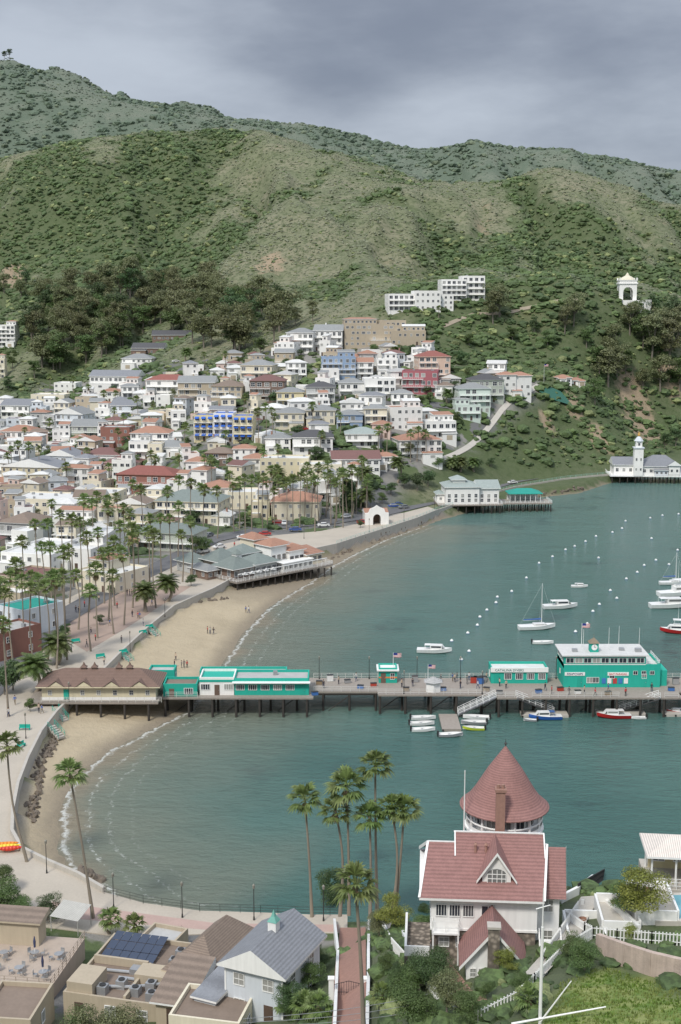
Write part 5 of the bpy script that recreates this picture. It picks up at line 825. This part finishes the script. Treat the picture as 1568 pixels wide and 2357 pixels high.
for i,(x0,x1,ya,yb,z0) in enumerate([(7.6,10.6,1,6,.4),(10.62,13.6,3,8,1.1),(13.62,17,4,9.5,1.7),(8.5,12,-4,.9,-.3)]):
    E=thing('garden_terrace',HP,-4,'white walled garden terrace with paved floor','terrace','stepped garden terraces'); q=MB(); q.box(x0,x1,ya,yb,-5,z0,1)
    for b_ in [(x0,x1,ya-.2,ya),(x0,x1,yb,yb+.2),(x0-.2,x0,ya,yb),(x1,x1+.2,ya,yb)]: q.box(*b_,-5,z0+.8)
    add('parapet',q.mesh('gtw',[WHITE,CONC]),E); q=MB(); q.lathe([(.25,z0),(.35,z0+.5),(.3,z0+.5)],8,0,((x0+x1)/2,yb-.8)); add('planter',q.mesh('plt',[rm('tile')]),E)
# ---------- foreground left buildings ----------
def fgb(u,v,w,h,**k):
    p=hit(u,v); k.setdefault('D',9); E=house(u,v,w,h,group=None,name='house',cat='house',p=p,**k); FGF.append((p.x,p.y+k['D']/2,k['D']*.6)); return E
E,W,Hh,D,s=fgb(585,2352,150,108,roof='y',wc='pale_blue',rc='slate',yaw=-24,D=8.5,rise=2.2,ov=.6,label='pale blue house with slate gable roof and cupola',t=WT[1],chim=False,pitch=3.2)
q=MB(); q.box(-.45,.45,4,4.9,Hh+1.6,Hh+3.2,0); q.lathe([(.75,Hh+3.2),(.3,Hh+3.7),(.02,Hh+4.4)],4,1,(0,4.45)); add('cupola',q.mesh('cpl',[WHITE,simple('copper_green',(.15,.38,.32))]),E)
q=MB(); q.box(-W/2-2.4,-W/2-.01,-2,8,-3,2.4); add('garage_wall',q.mesh('gw',[wm('pale_blue')]),E); add('garage_roof',roofm(-W/2-2.4,-W/2-.02,-2,8,2.4,'s',.5,rm('slate'),WHITE,.3),E)
for i in range(2): q=MB(); q.box(-W/2-2.46,-W/2-2.41,-1.2+i*4.4,2.4+i*4.4,.1,2.); add('garage_door',q.mesh('gd',[WHITE]),E)
q=MB(); q.box(-W/2,W/2,-.05,-.003,Hh-.2,Hh-.02); q.box(-W/2-.02,-W/2+.16,-.06,-.004,-1,Hh-.2); q.box(W/2-.16,W/2+.02,-.06,-.004,-1,Hh-.2); add('corner_trim',q.mesh('ctr',[WHITE]),E)
fgb(445,2300,115,52,roof='h',wc='tan',rc='brown',yaw=-24,D=10,rise=3.2,ov=.8,label='tan house with brown shingle hip roof',t=WT[1])
E,W,Hh,D,s=fgb(255,2352,235,40,roof='f',wc='tan',rc='brown',yaw=-14,D=13,label='tan flat roofed building with solar panels',t=WT[1])
q=MB(); q.box(-W/2+.3,W/2-4,7,7.3,Hh+.1,Hh+1.); q.box(W/2-4,W/2-3.7,.3,7.3,Hh+.1,Hh+.8); q.box(1,4.5,4,6.5,Hh+.1,Hh+1.2,0); q.box(-W/2+.3,-W/2+3.2,.3,4,Hh+.1,Hh+1.6); add('parapet',q.mesh('pp',[wm('tan')]),E); SOL=mat('solar_cell',(.04,.055,.09),.2,.1,3.)
q=MB()
for i in range(6):
    for j in range(3): x=-W/2+.6+i*1.05; y=7.8+j*1.6; q.poly([(x,y,Hh+.4+j*.25),(x+1,y,Hh+.4+j*.25),(x+1,y+1.55,Hh+.62+j*.25),(x,y+1.55,Hh+.62+j*.25)])
add('solar_panel',q.mesh('sp',[SOL]),E)
for x,y in [(0,3),(2.,2.),(3.2,3.4),(-1.5,1.5),(4,1.5),(3.8,8.5),(3.8,10.5)]: q=MB(); q.box(x-.5,x+.5,y-.5,y+.5,Hh+.08,Hh+1.); q.cyl((x,y,Hh+1.),(x,y,Hh+1.1),.35,k=12,mi=1); add('air_conditioner',q.mesh('ac',[METAL,STEEL]),E)
for (x,y,z),(x2,y2,z2) in [((-3,2,.4),(2,3,.4)),((2,2.8,.6),(4.5,4.,.6)),((-1,4.5,.3),(1,4.5,.3)),((-4,5.5,.3),(0,5.8,.3)),((0,9,.3),(0,12,.3))]: q=MB(); q.cyl((x,y,Hh+z),(x2,y2,Hh+z2),.18,k=8); add('duct',q.mesh('dct',[METAL]),E)
fgb(470,2410,170,48,roof='f',wc='cream',rc='brown',yaw=-12,D=6,label='beige flat roofed building')
fgb(10,2410,130,50,roof='f',wc='tan',rc='brown',yaw=-6,D=7,label='tan building with roof terrace')
fgb(395,2365,75,50,roof='s',wc='tan',rc='brown',yaw=-14,D=7,rise=1.2,label='small tan annex with sloping brown roof',t=WT[1])
fgb(330,2240,90,34,roof='f',wc='tan',rc='concrete',yaw=-20,D=7,label='low tan building with flat grey roof',t=WT[1])
p=hit(45,2300); E=thing('terrace',p,-8,'raised restaurant terrace with tiled floor','terrace'); q=MB(); q.box(-7,3.6,0,11,-3,1.6); q.rail((-7,.1,1.6),(3.6,.1,1.6),1.,1.2,.05); q.rail((3.6,.1,1.6),(3.6,11,1.6),1.,1.2,.05); add('floor',q.mesh('tf',[mat('terrace_tile',(.4,.33,.27))]),E)
q=MB(); q.box(-7,-1,8.5,10.8,1.61,4.4); add('bar_wall',q.mesh('bwl',[wm('tan')]),E); add('bar_roof',roofm(-7,-1,8.5,10.8,4.4,'s',.5,rm('brown'),wm('tan'),.4),E)
def table(p,um):
    E=thing('cafe_table',p,U(0,90),'round cafe table with chairs','table','cafe tables'); q=MB(); q.cyl((0,0,.7),(0,0,.75),.5,k=12); q.cyl((0,0,0),(0,0,.7),.05,k=6); q.cyl((0,0,0),(0,0,.04),.25,k=8); add('top',q.mesh('tt',[METAL]),E)
    for a in (0,2.1,4.2): q=MB(); q.box(-.22,.22,-.22,.22,.42,.46); q.box(-.22,.22,.2,.24,.46,.9); [q.box(x,x+.04,y,y+.04,0,.42) for x in (-.22,.18) for y in (-.22,.18)]; add('chair',q.mesh('chr',[METAL]),E,(math.cos(a)*.85,math.sin(a)*.85,0),(0,0,a-math.pi/2))
    if um: q=MB(); q.cyl((0,0,.75),(0,0,2.4),.03,k=5); q.lathe([(.12,1.3),(.16,2.),(.05,2.6)],8,1); add('umbrella',q.mesh('um',[WHITE,simple('umbrella_navy',(.05,.06,.13))]),E)
c_=Matrix.Rotation(math.radians(-8),3,'Z')
for i,(x,y) in enumerate([(-4,2),(-1,2.5),(2,2),(-4,5.5),(-.5,6),(2.3,6)]): table(p+c_@Vector((x,y,1.6)),i%2==0)
p=atz(148,2150,3.2); E=thing('canopy',p,-20,'slatted pale shade canopy by the path','canopy'); q=MB(); q.poly([(-2,0,2.),(2,0,2.),(2,3.2,2.7),(-2,3.2,2.7)]); [q.cyl((x,y,0),(x,y,2.+y*.2),.06,k=5) for x in (-1.9,1.9) for y in (.1,3.1)]; add('roof',q.mesh('cn2',[mat('canopy_grey',(.5,.49,.45),.8,kind='planks')]),E)
# brick path, gate, fences
bp=[hit(u,v) for u,v in [(812,2140),(808,2200),(805,2270),(805,2357),(805,2420)]]; ribbon('brick_path',bp,3.2,.3,BRICK,label='red brick path climbing the garden')
for a,b_ in zip(bp[:-1],bp[1:]): FGF+=[((a.x*(1-t)+b_.x*t),(a.y*(1-t)+b_.y*t),2.3) for t in (0,.25,.5,.75)]
ribbon('brick_path',[hit(u,v) for u,v in [(950,2130),(965,2180),(1000,2230),(1060,2300),(1110,2330)]],1.8,.3,BRICK,label='red brick path beside the tower house')
ribbon('footpath',[hit(u,v) for u,v in [(1230,2250),(1300,2180),(1330,2120),(1360,2070)]],1.8,.3,CONC,label='pale garden path')
def fence(pts,h=1.1,lab='white picket fence in the garden',m=WHITE,st=.28):
    q=MB(); o_=pts[0]; E=thing('fence',o_,0,lab,'fence','white fences')
    for a,b_ in zip(pts[:-1],pts[1:]):
        d=b_-a; Ln=d.length; n_=max(1,int(Ln/st))
        for i in range(n_+1): c=a.lerp(b_,i/n_)-o_; q.box(c.x-.05,c.x+.05,c.y-.03,c.y+.03,c.z-.5,c.z+h)
        for z in (.3,h-.15): q.cyl(a-o_+Vector((0,0,z)),b_-o_+Vector((0,0,z)),.04,k=4)
    add('picket',q.mesh('fn',[m]),E)
for px in [[(1365,2160),(1420,2165),(1500,2172),(1600,2180)],[(1365,2160),(1300,2200),(1230,2270),(1190,2310),(1100,2357)],[(920,2130),(950,2190),(1000,2200)],[(840,2110),(920,2112),(1000,2105)],[(1245,2225),(1290,2160),(1330,2100)],[(1300,2120),(1345,2150),(1365,2160)],[(1000,2210),(1060,2215)],[(880,2130),(900,2180),(960,2250),(1010,2310)]]: fence([hit(u,v) for u,v in px])
fence([hit(u,v) for u,v in [(1330,2060),(1400,2010),(1500,1985)]],lab='dark garden railing above the water',m=STEEL,st=1.)
def lowwall(px,h,th,m,lab):
    P=[hit(*a) for a in px]; q=MB()
    for a,b_ in zip(P[:-1],P[1:]):
        d=(b_-a); d.z=0; d.normalize(); nn=Vector((-d.y,d.x,0))*th/2; A_=[a-nn,b_-nn,b_+nn,a+nn]; lo=[x-Vector((0,0,2)) for x in A_]; hi=[x+Vector((0,0,h)) for x in A_]
        for i in range(4): q.poly([lo[i],lo[(i+1)%4],hi[(i+1)%4],hi[i]])
        q.poly(hi)
    add('garden_wall',q.mesh('gwl',[m]),label=lab,cat='wall')
lowwall([(1375,2200),(1440,2225),(1500,2245),(1620,2275)],1.9,.4,mat('pink_stucco_wall',(.5,.4,.34),.9,.35,1.,.4,streak=.3),'weathered pink stone retaining wall above the lawn')
for px in [[(770,2130),(778,2200),(775,2270),(770,2380)],[(850,2125),(848,2200),(848,2260),(845,2380)],[(915,2125),(935,2175),(985,2235),(1050,2320)],[(1370,2020),(1400,2045),(1340,2090)],[(1400,2030),(1500,2010),(1520,2040)],[(1380,2080),(1430,2110),(1470,2150)],[(1290,2080),(1330,2060),(1370,2020)]]: lowwall(px,.8,.3,WHITE,'low white wall in the garden')
p=hit(803,2290); E=thing('gate',p,0,'arched dark iron gate on the path','gate'); q=MB()
for i in range(13): x=-1.4+i*.233; q.cyl((x,0,0),(x,0,1.5-.25*abs(x)),.025,k=4)
q.cyl((-1.4,0,.3),(1.4,0,.3),.03,k=4); q.cyl((-1.4,0,1.1),(0,0,1.45),.03,k=4); q.cyl((1.4,0,1.1),(0,0,1.45),.03,k=4); add('bar',q.mesh('gt',[STEEL]),E); 
for x in (-1.7,1.7): q=MB(); q.box(x-.25,x+.25,-.25,.25,-1,1.7); q.box(x-.32,x+.32,-.32,.32,1.7,1.82); add('gate_post',q.mesh('gp',[WHITE]),E)
p=hit(1545,2120); E=thing('swimming_pool',p,0,'rectangular blue swimming pool with pale rim','pool'); q=MB(); q.box(-1.6,7,-1.,4.4,-2,.5); q.box(-1.,6.6,-.5,3.9,.49,.52,1); add('basin',q.mesh('pl',[CONC,mat('pool_water',(.16,.36,.42),.08)]),E); FGF.append((p.x+2,p.y+2,5))
p=atz(1555,2050,25.5); E=thing('pavilion',p,-6,'pool pavilion with pale striped canopy and terrace','pavilion'); q=MB(); q.box(-2.6,7,-.5,6,-6,.3); add('floor',q.mesh('pf',[CONC]),E); q=MB()
for x in (-2.2,0,2.5,4.8):
    for y in (.2,4.3): q.cyl((x,y,.3),(x,y,3.2),.1,k=6)
q.rail((-2.5,-.4,.3),(6,-.4,.3),1.,.5,.04); add('column',q.mesh('pcl',[WHITE]),E); add('roof',roofm(-2.4,6,0,4.5,3.2,'h',1.1,mat('canopy_stripe',(.66,.6,.54),.7,.1,1.,kind='planks'),WHITE,.4),E); q=MB(); q.box(-2,5.8,4.1,4.3,.3,3.1); add('wall',q.mesh('pw',[wm('yellow')]),E); wins(E,-2,5.8,4.1,1.7,4,1.2,1.4,t=WT[1]); FGF.append((p.x+1,p.y+2,5))
p=hit(1243,2357); q0=aty(1247,2045,p.y); h=q0.z-p.z; E=thing('signal_mast',p,0,'white signal mast with angled yard arms','mast'); q=MB(); q.cyl((0,0,-1),(0,0,h*.72),.13,.1,8); q.cyl((0,0,h*.72),(0,0,h),.06,.03,6); add('pole',q.mesh('mp',[WHITE]),E); q=MB(); q.cyl((-2.,0,.0),(4.5,-.5,1.6),.09,.05,6); q.cyl((0,-.1,.2),(2.,-.6,3.6),.07,.04,6); q.cyl((-.5,0,h*.85),(.5,0,h*.88),.04,k=5); add('yard',q.mesh('yd',[WHITE]),E)
for k in range(3):
    a=aty(560,2345+k*9,95); b_=aty(1330,2180+k*24,95-k); q=MB(); pr=a
    for i in range(1,17): t=i/16; c=a.lerp(b_,t)-Vector((0,0,2.2*math.sin(math.pi*t)*.6)); q.cyl(pr,c,.022,k=4); pr=c
    add('overhead_cable',q.mesh('cbl',[METAL]),label='thin pale overhead cable across the gardens',cat='cable',group='overhead cables')
for i,cn in enumerate(['orange','yellow','red']):
    p=atz(10+i*6,1948+i*5,3.4); q=MB(); 
    for j in range(8):
        t0,t1=j/8,(j+1)/8; q.cyl((-2+4*t0,0,.3+.25*abs(t0-.5)),(-2+4*t1,0,.3+.25*abs(t1-.5)),.05+.32*math.sin(math.pi*t0),.05+.32*math.sin(math.pi*t1),8)
    add('kayak',q.mesh('kyk',[simple('kayak_'+cn,{'orange':(.8,.25,.02),'yellow':(.8,.6,.05),'red':(.6,.05,.03)}[cn],rough=.4)],True),None,p,(0,0,.2),label=cn+' kayak stored behind the sea wall',cat='kayak',group='kayaks on the promenade')
FGF.append((HP.x+12,HP.y+4,6)); shrubs(3400,62,146,.2,.62,2,'garden_shrubs','leafy garden ground cover','fg',(-5,62))
# rough grass tufts on the lawn
ng=5000; lx_=[t[0] for t in lawn]; ly_=[t[1] for t in lawn]; x=rng.uniform(min(lx_),max(lx_),ng); y=rng.uniform(min(ly_),max(ly_),ng); k=inside(x,y,lawn); x,y=x[k],y[k]; z=hgt(x,y); ng=len(x)
b3=np.array([[-.05,0,0],[.05,0,0],[0,.03,.22]]); an=rng.uniform(0,6.28,(ng,3)); V=[]
for j in range(3):
    c_,s_=np.cos(an[:,j]),np.sin(an[:,j]); V.append(np.stack([b3[None,:,0]*c_[:,None]+x[:,None]+rng.uniform(-.1,.1,(ng,1)),b3[None,:,0]*s_[:,None]+y[:,None]+rng.uniform(-.1,.1,(ng,1)),b3[None,:,2]*rng.uniform(.4,1.2,(ng,1))+z[:,None]],2))
V=np.concatenate(V).reshape(-1,3); add('grass',npmesh('grass',V,np.arange(len(V)).reshape(-1,3),[leafmat('grass_blade',(.14,.21,.04),(.24,.27,.09))]),kind='stuff',label='rough grass tufts on the lawn')
# ---------- light, sky, camera ----------
w=bpy.data.worlds.new('World'); sc.world=w; w.use_nodes=True; nt=w.node_tree; nt.nodes.clear(); SE,SR=50,208
sky=nd(nt,'TexSky',{'sky_type':'NISHITA','sun_disc':False,'sun_elevation':math.radians(SE),'sun_rotation':math.radians(SR)})
g=nd(nt,'TexCoord').outputs['Generated']; sx=nd(nt,'SeparateXYZ',Vector=g).outputs
mp=nd(nt,'Mapping',Vector=g,Scale=(2.2,2.2,6.5),Location=(.35,0,.2)).outputs[0]
n1=noi(nt,mp,1.3,6.,.5); n2=noi(nt,mp,3.5,5.,.55); d=mth(nt,'ADD',mth(nt,'MULTIPLY',n1,.7),mth(nt,'MULTIPLY',n2,.3))
def blob(u,v,r,amp):
    v_=ray(u,v).normalized(); ds=nd(nt,'VectorMath',{'operation':'DISTANCE'},i0=nd(nt,'VectorMath',{'operation':'MULTIPLY'},i0=g,i1=(1,1,1.8)).outputs[0],i1=(v_.x,v_.y,v_.z*1.8)).outputs['Value']; return mr(nt,ds,r,0.,0.,amp)
for a in [(1060,270,.13,.14),(1450,340,.1,.08),(200,80,.2,.18),(850,150,.14,-.08),(1350,190,.12,-.04)]: d=mth(nt,'ADD',d,blob(*a))
cc=mixc(nt,mr(nt,d,.32,.7),(.235,.265,.335),(.55,.6,.68))
up=mr(nt,sx[2],.22,.75,1.,2.3); cl_=nd(nt,'VectorMath',{'operation':'SCALE'},i0=cc); nt.links.new(up,cl_.inputs['Scale'])
b1=nd(nt,'Background',Color=sky.outputs[0],Strength=.1); b2=nd(nt,'Background',Color=cl_.outputs[0],Strength=1.)
ms=nd(nt,'MixShader',i0=.88); nt.links.new(b1.outputs[0],ms.inputs[1]); nt.links.new(b2.outputs[0],ms.inputs[2]); ow=nt.nodes.new('ShaderNodeOutputWorld'); nt.links.new(ms.outputs[0],ow.inputs[0])
sl=bpy.data.lights.new('Sun','SUN'); sl.energy=2.7; sl.angle=math.radians(10); sl.color=(1,.95,.87); so=bpy.data.objects.new('Sun',sl); COL.objects.link(so)
az=math.radians(SR); dv=Vector((math.sin(az)*math.cos(math.radians(SE)),math.cos(az)*math.cos(math.radians(SE)),math.sin(math.radians(SE)))); so.rotation_euler=dv.to_track_quat('Z','Y').to_euler()
cd=bpy.data.cameras.new('Camera'); cam=bpy.data.objects.new('Camera',cd); COL.objects.link(cam); cam.location=(0,0,H); cam.rotation_euler=(math.pi/2-PIT,0,0); cd.sensor_fit='VERTICAL'; cd.sensor_height=36; cd.lens=36*F/2357; cd.clip_end=8000; cd.clip_start=.5; sc.camera=cam
sc.view_settings.view_transform='Standard'; sc.view_settings.look='None'; sc.view_settings.exposure=0
